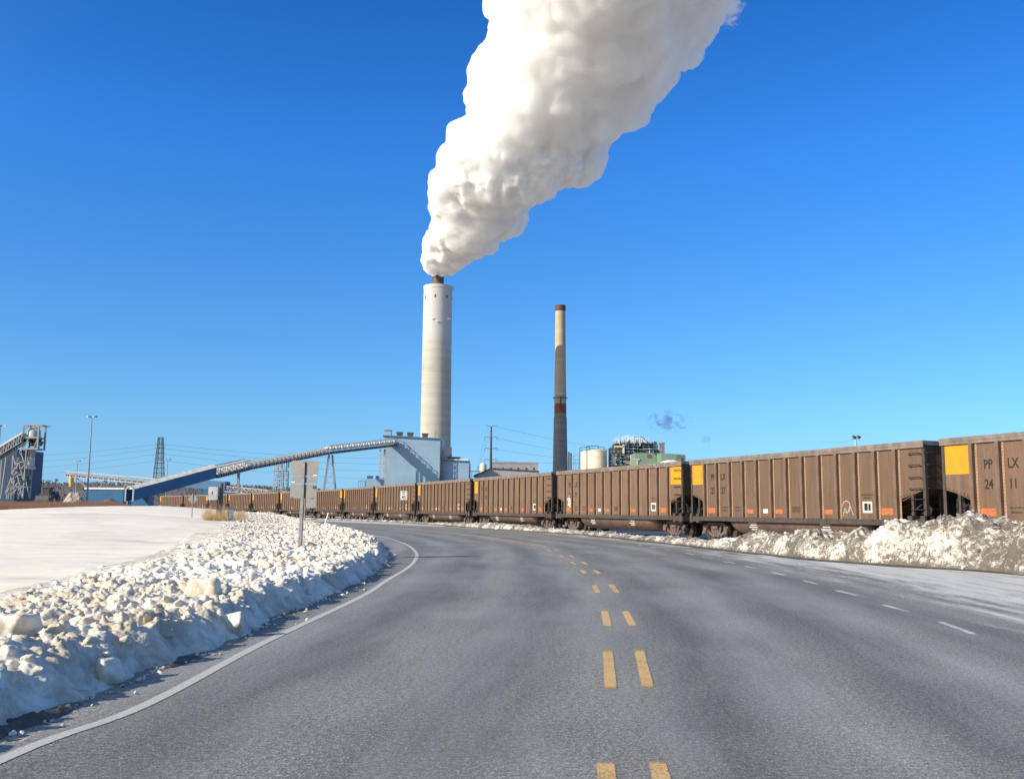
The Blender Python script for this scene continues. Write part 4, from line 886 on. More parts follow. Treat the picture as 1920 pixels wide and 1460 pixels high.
for x0, x1, y0, y1 in ((1152, 1170, 836, 838.5), (1167.5, 1170.5, 833, 850), (1182, 1185, 853, 872), (1187, 1189, 853, 872)): MB().box(bx(x0), bx(x1), -.9, 2, bz(y1), bz(y0)).build('duct', m_cream, r)
MB().box(bx(1152), bx(1169), .6, 4, bz(851), bz(839)).build('casing', mat('grey_beige_casing', (.32, .29, .24), .7, scale=.5), r)
for x0, x1, y0 in ((1160, 1166, 827), (1178, 1183, 826), (1190, 1197, 825), (1208, 1217, 826.5), (1221, 1226, 830)):
    MB().lathe([((bx(x1)-bx(x0))/2, 0), ((bx(x1)-bx(x0))/2, bz(y0)-bz(831)), ((bx(x1)-bx(x0))/4, bz(y0)-bz(831)+1)], n=14).build('drum', m_ltsteel, r, True).location = ((bx(x0)+bx(x1))/2, 4, bz(831))
g = MB()
for xa, h in ((1157, 825), (1172, 822), (1183, 822.5), (1190.5, 816.5), (1199, 821), (1206, 823), (1219, 827)): g.tube((bx(xa), 3, bz(832)), (bx(xa), 3, bz(h)), .16, n=5)
g.path([(bx(1190.5), 3, bz(817)), (bx(1194), 3, bz(818.5)), (bx(1203), 3, bz(817)), (bx(1209), 3, bz(821)), (bx(1212), 3, bz(828))], .22)
for xa in range(1150, 1232, 3): g.tube((bx(xa), .1, bz(831)), (bx(xa), .1, bz(829)), .06, n=4)
g.beam((bx(1150), .1, bz(829)), (bx(1232), .1, bz(829)), .12); g.build('vent_pipe', m_steel, r)
# green clad buildings, square stack, white dome
r, w_, h1, _ = blk('green_building', 1190, 1238, 849, 600, 20, m_green, 'green clad building left of the short square stack', 'building')
x = at(1213, 853, 600).x-r.location.x; MB().box(x, x+2.6, -.3, 0, at(1213, 858, 600).z, at(1213, 852, 600).z).build('louvre', m_rust, r)
MB().box(.5, 2, -.5, -.05, 0, at(1190, 861, 600).z).box(-1.0, 3.0, -.6, -.05, at(1190, 861, 600).z-.5, at(1190, 861, 600).z+.5).build('duct', m_ltsteel, r)
MB().beam((x+4, -.3, h1+.5), (x+9, -.3, h1-4), .5).build('chute', m_steel, r)
p = at(1236.5, 829.5, 640); q = at(1246, 829.5, 640); o = MB().box(0, q.x-p.x, 0, 3.4, 0, p.z).box(-.15, q.x-p.x+.15, -.15, 3.55, p.z-.9, p.z+.1).build('square_stack', mat('brown_concrete', (.24, .20, .17), .8, scale=.6)); o.location = (p.x, 640, 0); tag(o, 'short square brown stack between the two green buildings', 'stack')
r, w_, h1, _ = blk('green_building', 1240, 1284, 849, 580, 18, m_green, 'green clad building with a pipe lattice right of the short square stack', 'building', yl=852)
g = MB(); x0 = at(1268, 860, 580).x-r.location.x; x1 = w_
for k in range(5): x = x0+(x1-x0)*k/4; g.tube((x, -1.6, 0), (x, -1.6, h1-1.2), .14, n=5); g.tube((x0, -1.6, h1-1.3-k*1.6), (x1, -1.6, h1-1.8-k*1.7), .14, n=5)
g.path([(x0-1, -1.6, h1-5), (x0+1, -1.6, h1-1.5), (x1, -1.6, h1-3.2)], .16); g.build('pipework', m_soot, r)
p = at(1262, 861, 560); rr = 8.; r = tag(empty('dome_silo', (p.x, 560+rr, 0)), 'white domed silo roof just above the gondola, before the right green building', 'silo')
MB().lathe([(rr, 0), (rr, p.z-3.2), (rr*.9, p.z-2.1), (rr*.6, p.z-.7), (rr*.25, p.z), (.1, p.z+.1)], n=32).build('dome', m_white, r, True)
g = MB(); g.beam((-rr-1.5, -rr, p.z-6), (-rr*.4, -rr*.5, p.z-1.2), .5).build('chute', m_cream, r)
# ------------------------------------------------------------------ trusses
def truss(g, p, q, wd_, ht, n, t_=.18, deck=True, diag=True, verts=True):
    p = Vector(p); q = Vector(q); d = (q-p); sd_ = Vector((d.y, -d.x, 0)).normalized()*(wd_/2); up = Vector((0, 0, ht))
    for s_ in (-1, 1):
        g.beam(p+sd_*s_, q+sd_*s_, t_); g.beam(p+sd_*s_+up, q+sd_*s_+up, t_)
        for k in range(n+1):
            a = p+d*(k/n)+sd_*s_
            if verts: g.beam(a, a+up, t_*.7)
            if diag and k < n:
                b_ = p+d*((k+1)/n)+sd_*s_; g.beam(a+(up if k % 2 else Vector()), b_+(Vector() if k % 2 else up), t_*.6)
    for k in range(n+1): a = p+d*(k/n); g.beam(a-sd_, a+sd_, t_*.7); g.beam(a-sd_+up, a+sd_+up, t_*.6)
# main coal conveyor
A = at(243, 939, 385); B = at(399, 896, 420); C_ = at(459, 881, 443); D_ = at(610, 851.5, 500); E_ = at(740, 836, 559.2)
root = tag(empty('coal_conveyor', (A.x, A.y, 0)), 'long coal conveyor rising from the blue gallery to the tall clad building', 'conveyor')
base_ = Vector((A.x, A.y, 0)); lc = lambda v: v-base_
dd = (B-A).normalized(); sd2 = Vector((dd.y, -dd.x, 0)).normalized()*2.1
def gallery(name, p, q, h, m, over=0):
    g = MB(); u = Vector((0, 0, h)); w2 = sd2
    g.add([p-w2, p+w2, p+w2+u, p-w2+u, q-w2, q+w2, q+w2+u, q-w2+u], [(0, 1, 5, 4), (1, 2, 6, 5), (3, 0, 4, 7), (4, 5, 6, 7)]); return g.build(name, m, root)
pA, pB = lc(A), lc(B); gallery('gallery_wall', pA, pB, 4.6, m_navy)
u = Vector((0, 0, 4.6)); rt = MB(); w2 = sd2*1.08; pk = Vector((0, 0, 5.9))
rt.add([pA-w2+u*1.003, pA+w2+u*1.003, pA+pk, pB-w2+u*1.003, pB+w2+u*1.003, pB+pk], [(0, 2, 5, 3), (2, 1, 4, 5), (3, 5, 4), (0, 1, 2), (0, 3, 4, 1)]); rt.build('gallery_roof', mat('cream_roof', (.72, .66, .56), .6, scale=.5), root)
g = MB(); w3 = sd2*1.1; f_ = -dd*.25
g.beam(pA-w3+f_, pA-w3+u+f_, .55); g.beam(pA+w3+f_, pA+w3+u+f_, .55); g.beam(pA-w3+u+f_, pA+pk+f_, .4); g.beam(pA+pk+f_, pA+w3+u+f_, .4); g.build('portal', m_ltsteel, root)
hp = lc(at(268, 925, 395)); MB().box(hp.x-3.4, hp.x+3.4, hp.y-3, hp.y+3, 0, hp.z-1).build('base_house', m_navy, root)
g = MB(); truss(g, lc(B), lc(C_), 5, 4.4, 14, .26, diag=False); g.beam(lc(B)+Vector((0, 0, 5.4)), lc(C_)+Vector((0, 0, 5.0)), .2); g.build('truss', m_gal, root)
g = MB()
for i in range(9):
    a = lc(B)+(lc(C_)-lc(B))*((i+.3)/9); g.box(a.x-.9, a.x+.9, a.y-.2, a.y+.2, a.z+.6, a.z+3.9)
g.build('belt_hoods', m_white, root)
def seg(P0, P1, h, n, name='truss'):
    g = MB(); truss(g, lc(P0), lc(P1), 4.4, h, n, .26, diag=True); g.build(name, m_gal, root)
    k = MB(); 
    for i in range(n):
        a = lc(P0)+(lc(P1)-lc(P0))*((i+.25)/n); b_ = lc(P0)+(lc(P1)-lc(P0))*((i+.8)/n)
        k.beam(a+Vector((0, 0, h*.62)), b_+Vector((0, 0, h*.62)), 2., h*.42)
    k.build('belt_hoods', m_white, root)
    MB().beam(lc(P0)+Vector((0, 0, .5)), lc(P1)+Vector((0, 0, .5)), 3.9, .9).build('belt', m_steel, root)
seg(C_, D_, 3.0, 40); seg(D_, E_, 4.3, 26)
MB().beam(lc(B)+Vector((0, 0, .6)), lc(C_)+Vector((0, 0, .6)), 4.6, 1.1).build('belt', m_steel, root)
def bent(px, Y, top_py, spread, m=m_gal, name='trestle', t_=.45, wide=2.2):
    p = at(px, top_py, Y); g = MB(); q = lc(Vector((p.x, p.y, 0)))
    for s_ in (-1, 1): g.beam((q.x+s_*spread, q.y, 0), (q.x+s_*wide*.5, q.y, p.z), t_); g.beam((q.x+s_*spread, q.y+3, 0), (q.x+s_*wide*.5, q.y+3, p.z), t_)
    for k in range(1, 6):
        f = k/6; x = spread+(wide*.5-spread)*f; g.beam((q.x-x, q.y, p.z*f), (q.x+x, q.y, p.z*f), t_*.5); x2 = spread+(wide*.5-spread)*(f-1/6); g.beam((q.x-x2, q.y, p.z*(f-1/6)), (q.x+x, q.y, p.z*f), t_*.4)
    g.build(name, m, root)
MB().box(lc(at(447, 900, 438)).x-.5, lc(at(447, 900, 438)).x+.5, lc(at(447, 900, 438)).y-.5, lc(at(447, 900, 438)).y+.5, 0, at(447, 884, 438).z).build('column', m_gal, root)
bent(619, 500, 852, 4.2, wide=1.6)
# stair tower trestle at x=530
p = at(530, 866, 468); q = lc(Vector((p.x-1., p.y, 0))); g = MB()
for x in (-3, -1, .8, 3): 
    for y in (0, 4): g.box(q.x+x-.22, q.x+x+.22, q.y+y-.22, q.y+y+.22, 0, p.z)
for k in range(9):
    z = 2+k*2.1; g.box(q.x-3.3, q.x+3.3, q.y-.6, q.y+4.3, z, z+.16) if z < p.z else None; g.beam((q.x-3, q.y-.4, z), (q.x+3*(1 if k % 2 else -.2), q.y-.4, z+2), .22) if z < p.z-2 else None
    g.beam((q.x-3.6, q.y-.6, z+1), (q.x+3, q.y-.6, z+1), .12) if z < p.z-2 else None
g.build('stair_tower', m_ltsteel, root)
# supports at the building and head house
p = at(716.5, 842, 548)
q = lc(Vector((p.x, p.y, 0))); g = MB()
for x in (-.9, 1.5):
    for y in (-1.5, 1.5): g.box(q.x+x-.3, q.x+x+.3, q.y+y-.3, q.y+y+.3, 0, p.z)
for k in range(8): z = 2+k*4; g.box(q.x-.9, q.x+1.5, q.y-1.8, q.y-1.5, z, z+.5) if z < p.z else None
g.build('support_tower', m_ltsteel, root)
# ------------------------------------------------------------------ second conveyor, crossing behind the gallery
root2 = root; P0 = at(126, 893, 480); P1 = at(240, 903, 470); P2 = at(330, 912, 462); P3 = at(562, 934, 445)
root = tag(empty('stacking_conveyor', (P0.x, P0.y, 0)), 'low grey lattice conveyor running behind the blue gallery, yellow chute at its left end', 'conveyor'); base_ = Vector((P0.x, P0.y, 0))
g = MB(); truss(g, lc(P0), lc(P1), 3.2, 2.5, 22, .26); truss(g, lc(P1), lc(P2), 3.2, 2.7, 16, .26); g.build('truss', m_ltsteel, root)
g = MB(); truss(g, lc(at(425, 921, 455)), lc(P3), 3.2, 2.4, 26, .26); g.build('truss', m_ltsteel, root)
MB().beam(lc(P0)+Vector((0, 0, .6)), lc(P2)+Vector((0, 0, .6)), 2.6, .7).beam(lc(at(425, 921, 455))+Vector((0, 0, .6)), lc(P3)+Vector((0, 0, .6)), 2.6, .7).build('belt', m_steel, root)
MB().beam(lc(P2)+Vector((0, 0, 2)), lc(at(426, 919, 455))+Vector((0, 0, 2)), 4.4, 4.).build('gallery_wall', m_navy, root)
q = lc(at(133, 912, 478)); q2 = lc(at(133, 893, 478)); MB().lathe([(1.0, q.z), (1.15, q2.z), ], c=(q.x, q.y, 0), n=14).build('chute', mat('yellow_steel', (.70, .40, .08), .6, scale=1), root)
g = MB(); g.beam(lc(at(142, 894, 478)), lc(at(163, 914, 478)), .6); g.beam(lc(at(163, 914, 478)), lc(at(163, 945, 478)), .6)
pk_ = lc(at(197, 898, 474))
for s_ in (-1, 1): g.beam((pk_.x, pk_.y+s_, pk_.z), (pk_.x+s_*4.4, pk_.y+s_, 5), .35); g.beam((pk_.x, pk_.y, pk_.z), (pk_.x+s_*1.2, pk_.y+s_, 5), .3)
for xa in (240, 356, 380): q = lc(at(xa, 908, 465)); g.beam((q.x, q.y, 0), (q.x, q.y, q.z), .6)
g.beam(lc(at(232, 914, 470)), lc(at(240, 902, 470)), .4); g.build('support', m_gal, root)
# blue shed below it
r, w_, h1, _ = blk('blue_shed', 160, 232, 917, 465, 16, m_navy, 'low blue shed with a white roof left of the blue gallery mouth', 'building')
MB().box(-.3, w_+.3, -.4, 16, h1, h1+.9).build('roof', m_white, r)
r, w_, h1, _ = blk('blue_shed', 372, 432, 916, 520, 20, m_navy, 'low blue building under the conveyor behind the utility pole', 'building')
# ------------------------------------------------------------------ stacker tower at far left
Y = 300; O = at(40, 940, Y); r = tag(empty('transfer_tower', (O.x, Y, 0)), 'grey steel transfer tower with an inclined conveyor at the far left', 'tower'); tx = lambda px: at(px, 880, Y).x-O.x; tz = lambda py: at(50, py, Y).z
g = MB()
for xa in (38.5, 67.5):
    for y in (0, 4.5): g.box(tx(xa)-.22, tx(xa)+.22, y-.22, y+.22, tz(842), tz(796))
for py in (796.5, 820, 841): 
    for y in (0, 4.5): g.box(tx(37), tx(75 if py < 800 else 68.5), y-.2, y+.2, tz(py)-.25, tz(py)+.25)
    for xa in (38.5, 67.5): g.box(tx(xa)-.2, tx(xa)+.2, 0, 4.5, tz(py)-.2, tz(py)+.2)
g.beam((tx(40), 0, tz(806)), (tx(48), 0, tz(798)), .3); g.beam((tx(66), 0, tz(808)), (tx(56), 0, tz(798)), .3); g.beam((tx(60), 0, tz(840)), (tx(67), 0, tz(822)), .25); g.beam((tx(40), 0, tz(840)), (tx(50), 0, tz(822)), .25)
g.box(tx(33), tx(68), 0, 4.5, tz(821), tz(821)+.15); g.build('head_frame', m_gal, r)
MB().lathe([(1.9, 0), (1.9, 2.4), (1.5, 3.2), (.6, 3.7), (.1, 3.8)], c=(tx(53), 2.2, tz(822)), n=18).build('drum', m_ltsteel, r, True)
g = MB()
for k in range(14): x = tx(rd.uniform(42, 62)); z = tz(rd.uniform(823, 840)); g.box(x, x+rd.uniform(.4, 1.6), 1, 3, z, z+rd.uniform(.4, 1.3))
g.build('machinery', m_steel, r)
MB().lathe([(.8, tz(860)), (1.0, tz(858)), (1.0, tz(842))], c=(tx(51.5), 2, 0), n=12).build('chute', m_gal, r, True); MB().lathe([(1.5, tz(879)), (1.5, tz(875)), (1.1, tz(873)), (1.1, tz(857))], c=(tx(51), 2, 0), n=14).build('spout', m_ltsteel, r, True)
g = MB()
for a_, b2 in (((36, 842), (24, 935)), ((38, 842), (12, 930)), ((22, 850), (46, 935)), ((47, 842), (46, 935)), ((22, 842), (24, 932)), ((10, 855), (5, 935)), ((2, 862), (2, 935)), ((12, 930), (38, 880)), ((33, 862), (47, 905)), ((24, 900), (46, 870)), ((20, 912), (44, 912)), ((26, 890), (46, 890)), ((28, 866), (47, 866)), ((35, 905), (22, 925)), ((46, 870), (36, 846))):
    for y in (0, 4.5): g.beam((tx(a_[0]), y, tz(a_[1])), (tx(b2[0]), y, tz(b2[1])), .3)
g.build('leg_frame', m_gal, r)
g = MB(); truss(g, (tx(-80), 1, tz(905)), (tx(38), 1, tz(829)), 3.4, 2.4, 26, .24); g.build('truss', m_gal, r)
MB().beam((tx(-80), 1, tz(905)+.9), (tx(38), 1, tz(829)+.9), 2.8, .9).build('belt', m_steel, r); MB().beam((tx(-80), 1, tz(905)+2.9), (tx(38), 1, tz(829)+2.9), 2.6, .5).build('belt_hoods', m_white, r)
r, w_, h1, _ = blk('crusher_building', -70, 33, 834, 320, 18, clad('dark_blue_cladding', (.014, .05, .11), seams=50, ribs=1.1), 'dark blue crusher building behind the transfer tower at the left edge', 'building', yl=842)
# ------------------------------------------------------------------ light masts
def mast(px, ytop, Y, n, label, rr=.28, hd=1.5, sides=None):
    p = at(px, ytop, Y); o = tag(empty('light_mast', (p.x, Y, 0)), label, 'light mast', 'tall light masts around the plant')
    MB().lathe([(rr*1.3, -.3), (rr*.55, p.z)], n=10).build('pole', m_gal, o, True)
    MB().tube((-hd, 0, p.z), (hd, 0, p.z), .08, n=5).build('crossarm', m_gal, o)
    for k in range(n):
        x = -hd+2*hd*k/(n-1) if n > 1 else 0; MB().add([(x-.35, -.5, p.z-.35), (x+.35, -.5, p.z-.35), (x+.3, .3, p.z-.1), (x-.3, .3, p.z-.1), (x-.3, -.35, p.z+.28), (x+.3, -.35, p.z+.28), (x+.2, .3, p.z+.22), (x-.2, .3, p.z+.22)], [(0, 3, 2, 1), (4, 5, 6, 7), (0, 1, 5, 4), (1, 2, 6, 5), (2, 3, 7, 6), (3, 0, 4, 7)]).build('floodlight', m_steel if k % 2 else m_ltsteel, o)
    return o
mast(172.5, 781, 340, 4, 'tallest light mast with a cluster of floodlights, left of the lattice pylon'); mast(1, 798, 300, 3, 'light mast cut off by the left edge of the photo')
mast(145.5, 864, 520, 2, 'thin distant light mast just left of the tallest mast', .25, 1.4); mast(314.5, 861, 520, 2, 'thin distant light mast just right of the lattice pylon', .25, 1.4)
p = at(1604, 822, 70); o = tag(empty('floodlight_pole', (p.x, 70, 0)), 'small pole with two floodlights rising behind gondola 2527', 'light pole'); MB().lathe([(.12, 0), (.07, p.z)], n=8).build('pole', m_ltsteel, o); MB().tube((-.25, 0, p.z-.02), (.35, 0, p.z+.02), .02, n=5).build('crossarm', m_steel, o)
for x in (-.12, .22): q = MB().box(-.11, .11, -.1, .08, -.09, .09).build('floodlight', m_steel, o); q.location = (x, -.05, p.z+.12); q.rotation_euler = (.5, .3, .5)
# ------------------------------------------------------------------ power line
Y = 620; p = at(921, 800, Y); q0 = at(917, 893, Y); o = tag(empty('steel_power_pole', (p.x, Y, 0)), 'dark steel power pole with four pairs of crossarms left of the long grey building', 'power pole'); H = p.z
MB().lathe([(1.0, -.3), (.85, q0.z), (.45, H)], n=12).build('pole', mat('weathered_steel', (.06, .035, .03), .7, scale=.4), o, True)
for k, py in enumerate((800, 821, 842, 863)):
    z = at(920, py, Y).z; wl_ = 3.6 if k == 0 else 3.9
    for s_ in (-1, 1):
        g = MB().beam((0, 0, z), (s_*wl_*.75, 0, z+.9), .28); g.beam((s_*wl_*.75, 0, z+.9), (s_*wl_, 0, z+.75), .22)
        if k: g.tube((s_*wl_, 0, z+.7), (s_*wl_, 0, z-1.2), .16, n=5)
        g.build('crossarm', m_steel, o)
Y3 = 560; pt = at(301.5, 820, Y3); o = tag(empty('lattice_pylon', (pt.x, Y3, 0)), 'dark narrow lattice pylon behind the blue gallery', 'pylon'); g = MB()
def legx(z): return np.interp(z, [0, at(300, 895, Y3).z, pt.z], [4.6, 2.3, 1.1])
zz = np.linspace(0, pt.z, 15)
for a, b_ in zip(zz[:-1], zz[1:]):
    ra, rb = legx(a), legx(b_)
    C4 = lambda r_, z: [Vector((r_, r_, z)), Vector((-r_, r_, z)), Vector((-r_, -r_, z)), Vector((r_, -r_, z))]
    Pa, Pb = C4(ra, a), C4(rb, b_)
    for i in range(4): g.beam(Pa[i], Pb[i], .34); g.beam(Pa[i], Pb[(i+1) % 4], .13); g.beam(Pa[(i+1) % 4], Pb[i], .13); g.beam(Pb[i], Pb[(i+1) % 4], .25)
g.build('lattice', m_steel, o)
for py in (833, 840, 848, 861):
    z = at(300, py, Y3).z; MB().beam((-3.2, 0, z), (3.2, 0, z), .2).build('crossarm', m_steel, o)
p2 = at(1082, 853, 900); o = tag(empty('lattice_pylon', (p2.x, 900, 0)), 'faint distant lattice pylon left of the cream tanks', 'pylon'); g = MB()
for x in (-3.4, -1.2, 1.2, 3.4):
    g.beam((x, 0, 0), (x, 0, p2.z-(3 if abs(x) < 2 else 0)), .3)
for k in range(12): g.beam((-3.4, 0, k*p2.z/12), (-1.2, 0, (k+1)*p2.z/12), .18); g.beam((1.2, 0, k*p2.z/12), (3.4, 0, (k+1)*p2.z/12), .18)
for k in range(1, 5): g.beam((-5, 0, p2.z*(.5+k*.12)), (5, 0, p2.z*(.5+k*.12)), .2)
g.build('lattice', mat('grey_blue_steel', (.16, .16, .17), .6), o)
p4 = at(1132, 849, 1000)
m_wire = mat('wire', (.05, .05, .055), .6)
def wire(pts, label, r_=.07, sag=0, grp='power line wires'):
    n = 14; out = []
    for a, b_ in zip(pts[:-1], pts[1:]):
        a, b_ = Vector(a), Vector(b_)
        for k in range(n+1): f = k/n; q = a.lerp(b_, f); q.z -= sag*4*f*(1-f); out.append(q)
    c0_ = out[0].copy(); o = MB().path([q-c0_ for q in out], r_, 4).build('power_wire', m_wire); o.location = c0_; tag(o, label, 'wire', grp); return o
ow = ['uppermost', 'second', 'third', 'lowest']
for k, (yl_, yp, yr) in enumerate(((855, 832, 820), (869, 840, 838), (881, 850, 858), (893, 862, 872))):
    wire([at(-90, yl_, 760), at(301, yp, Y3)], ow[k]+' power wire left of the lattice pylon', .05, 3)
    wire([at(301, yp, Y3), at(720, yp+27+k*3, 700)], ow[k]+' power wire right of the lattice pylon', .05, 2)
for k, (y0, x1_, y1) in enumerate(((799, 1300, 850), (820, 1300, 868), (842, 1340, 866), (864, 1340, 848))):
    wire([at(927, y0, Y), at(x1_, y1+12, 900)], ow[k]+' power wire right of the steel power pole', .055, 3)
wire([at(1540, 829, 73), at(1603, 823.5, 70)], 'thin wire running to the small floodlight pole behind gondola 2527', .006, .1)
wire([at(914, 800, Y), at(889, 900, 585)], 'upper slanting wire from the steel pole down to the left', .04, 1); wire([at(914, 822, Y), at(893, 895, 600)], 'lower slanting wire from the steel pole down to the left', .04, 1)
# ------------------------------------------------------------------ hills, woods, bare trees
HX = np.linspace(-1500, 1500, 220); rows_ = []
prof_px = [(-200, 905), (0, 902), (60, 903), (120, 906), (170, 905), (240, 906), (300, 905), (400, 908), (500, 912), (700, 925), (900, 930), (1200, 934), (1600, 933), (1850, 929), (2200, 930)]
def hz(x, Y): px = 960+F*x/Y; py = np.interp(px, [a for a, _ in prof_px], [b_ for _, b_ in prof_px]); return at(px, py, Y).z
nr = 16
for j in range(nr):
    f = j/(nr-1); Yh = 1150+f*500
    for x in HX: zc2 = hz(x*1500/1500, 1500); rows_.append((x*Yh/1500, Yh, -2+max(0, (zc2+2))*sst(0, 1, f*1.0)*(1+.0*f)+1.5*fbm(x/60, Yh/60)))
m_hill = mat('wooded_hill', (.125, .11, .12), .95, scale=.03, col2=(.085, .08, .09), bump=.6, bscale=.4, detail=10)  # bluish distance haze mixed into the hill's brown
hm = np.array(rows_, float); tag(link('hill', npmesh('hill', hm, gridfaces(nr, len(HX)), m_hill)), kind='structure')
rw_ = np.random.default_rng(5); V = []; Fc = []
for k in range(14000):
    j = rw_.integers(1, nr-1) if k > 3000 else nr-1-rw_.integers(0, 3); i = rw_.integers(0, len(HX)-1); p = hm[j*len(HX)+i]+np.array([rw_.uniform(-7, 7), rw_.uniform(-12, 12), -1]); h = rw_.uniform(3.5, 7); w1 = rw_.uniform(.8, 2.)
    for q in range(3):
        a = rw_.uniform(-1, 1); o_ = len(V); V += [p+[a*.5, 0, 0], p+[a*w1+w1*.5, 0, h*.7], p+[a*w1*.6, 0, h], p+[a*w1-w1*.5, 1, h*.6]]; Fc.append((o_, o_+1, o_+2, o_+3))
m_wood = mat('bare_wood', (.13, .112, .115), .95, scale=.03, col2=(.09, .08, .085))  # same haze tint in the colour as the hill
tag(link('woods', npmesh('woods', V, Fc, m_wood, False)), 'far leafless brown woods along the low hills', 'woods', kind='stuff')
m_bark = mat('bark', (.09, .07, .065), .9)
def bare_tree(px, ytop, ybase, Y, seed, label):
    rr_ = random.Random(seed); p = at(px, ytop, Y); b_ = at(px, ybase, Y); H = p.z-max(0, b_.z-3); o = tag(empty('bare_tree', (p.x, Y, max(0, b_.z-3))), label, 'tree', 'leafless trees on the skyline')
    MB().tube((0, 0, 0), (0, 0, H*.4), .35, .22, 6).build('trunk', m_bark, o); g = MB()
    def br(q, d, l, r_, n):
        e = q+d*l; g.tube(q, e, r_, r_*.6, 4, False)
        if n == 0: return
        for k in range(3 if n > 1 else 4):
            dn = (d+Vector((rr_.uniform(-.75, .75), rr_.uniform(-.75, .75), rr_.uniform(-.1, .5)))).normalized(); br(e, dn, l*rr_.uniform(.55, .8), r_*.6, n-1)
    for k in range(4): br(Vector((0, 0, H*(.3+.03*k))), Vector((rr_.uniform(-.6, .6), rr_.uniform(-.6, .6), 1)).normalized(), H*.22, .2, 4)
    g.build('crown', m_bark, o)
for k, (px, yt, yb, Y, lab) in enumerate(((64, 891, 906, 900, 'bare tree on the skyline nearest the transfer tower'), (78, 897, 906, 920, 'small bare tree between the two larger skyline trees'), (92, 898, 907, 940, 'bare tree left of the wide pair on the skyline'), (104, 896, 907, 900, 'wide bare tree on the skyline left of the thin distant mast'), (555, 905, 930, 700, 'bare tree behind the low lattice conveyor near the stair tower'), (490, 912, 932, 760, 'bare tree behind the low lattice conveyor'))): bare_tree(px, yt, yb, Y, k+3, lab)
# ------------------------------------------------------------------ reeds, mounds, loader
m_reed = mat('red_brown_reeds', (.235, .125, .085), .9, scale=.4, col2=(.15, .08, .06))
V = []; Fc = []; r_ = np.random.default_rng(8)
for k in range(26000):
    Yr = r_.uniform(112, 132); px = r_.uniform(-60, 262); a, b_ = ray(px, 900); x = a*Yr; de = float(0); 
    hgt = (1.35+.35*float(fbm(np.array([x*.25]), np.array([Yr*.1]), o=2)[0]))*(1-max(0, (px-215)/70)**1.2)*r_.uniform(.6, 1.05)
    V.append((x, Yr)); Fc.append(hgt)
P2 = np.array(V); hg = np.array(Fc); de = lbx(P2[:, 1])-P2[:, 0]; hb, _ = hfield(de, P2[:, 0], P2[:, 1]); n = len(P2); ln = r_.normal(0, .12, (n, 2)); wd = r_.uniform(.012, .03, n)
v4 = np.zeros((n, 3, 3)); v4[:, 0] = np.stack([P2[:, 0]-wd, P2[:, 1], hb-.1], 1); v4[:, 1] = np.stack([P2[:, 0]+wd, P2[:, 1], hb-.1], 1); v4[:, 2] = np.stack([P2[:, 0]+ln[:, 0], P2[:, 1]+ln[:, 1], hb+hg], 1)
tag(link('reeds', npmesh('reeds', v4.reshape(-1, 3), np.arange(3*n).reshape(-1, 3), m_reed, False)), 'red-brown dry reeds along the far edge of the snow field', 'reeds', kind='stuff')
def mound(px0, px1, ytop, Y, m, label, seed, name='spoil_heap', z0=0.):
    a = at(px0, ytop, Y); b_ = at(px1, ytop, Y); cx, rx_ = (a.x+b_.x)/2, (b_.x-a.x)/2; H = a.z-z0; g = np.linspace(-1, 1, 40); X, Yy = np.meshgrid(g, g); rad = np.hypot(X, Yy)
    z = H*np.clip(1-rad, 0, 1)**.8*(1+.3*fbm(X*3+seed, Yy*3))+.35*fbm(X*9+seed, Yy*9)*np.clip(1-rad, 0, 1); o = link(name, npmesh(name, np.stack([X.ravel()*rx_, Yy.ravel()*rx_*.6, z.ravel()], 1), gridfaces(40, 40), m, False)); o.location = (cx, Y, z0-.05); tag(o, label, 'heap'); return o
m_lime = mat('pale_rubble', (.48, .43, .36), .9, scale=.5, col2=(.20, .17, .14)); m_coal = mat('dark_spoil', (.13, .12, .12), .9, scale=.6, col2=(.05, .045, .05))
mound(112, 168, 918, 400, m_lime, 'pale rubble heap left of the blue shed', 3); mound(8, 46, 914, 330, m_lime, 'pale rubble heap under the transfer tower', 7); mound(38, 95, 922, 420, m_coal, 'grey spoil heap behind the loader', 12); mound(165, 250, 931, 300, m_coal, 'low dark heap before the blue gallery mouth', 15); mound(290, 322, 940, 250, m_lime, 'small pale heap at the left end of the train', 17)
p = at(88, 936, 200); r = tag(empty('wheel_loader', (p.x, 200, p.z-.6)), 'dark wheel loader behind the reeds left of the tallest mast', 'loader'); m_ldr = mat('loader_paint', (.05, .05, .055), .6); m_gls = mat('dark_glass', (.02, .025, .03), .1)
MB().box(-1.0, 1.0, -1.2, 3.2, .9, 1.7).box(-.9, .9, 1.2, 3.2, 1.7, 2.2).build('body', m_ldr, r); c_ = MB().box(-.75, .75, -.6, .9, 1.75, 2.95).box(-.85, .85, -.75, 1.05, 2.95, 3.1).build('cab', m_ldr, r); MB().box(-.62, .62, -.65, -.605, 1.95, 2.8).build('window', m_gls, c_)
for x in (-1.15, 1.15):
    for y in (-.7, 2.3): MB().tube((x-.25, y, .75), (x+.25, y, .75), .75, n=18).build('wheel', m_steel, r)
MB().prismx([(-2.6, .2), (-2.0, .2), (-1.7, .6), (-1.8, 1.4), (-2.1, 1.3), (-2.3, .6)], -1.35, 1.35).build('bucket', m_ldr, r); MB().beam((-.6, -2, .8), (-.6, -.6, 1.6), .2).beam((.6, -2, .8), (.6, -.6, 1.6), .2).build('lift_arm', m_ldr, r); MB().tube((.6, 1.8, 2.2), (.6, 1.8, 3.), .07, n=6).build('exhaust', m_steel, r)
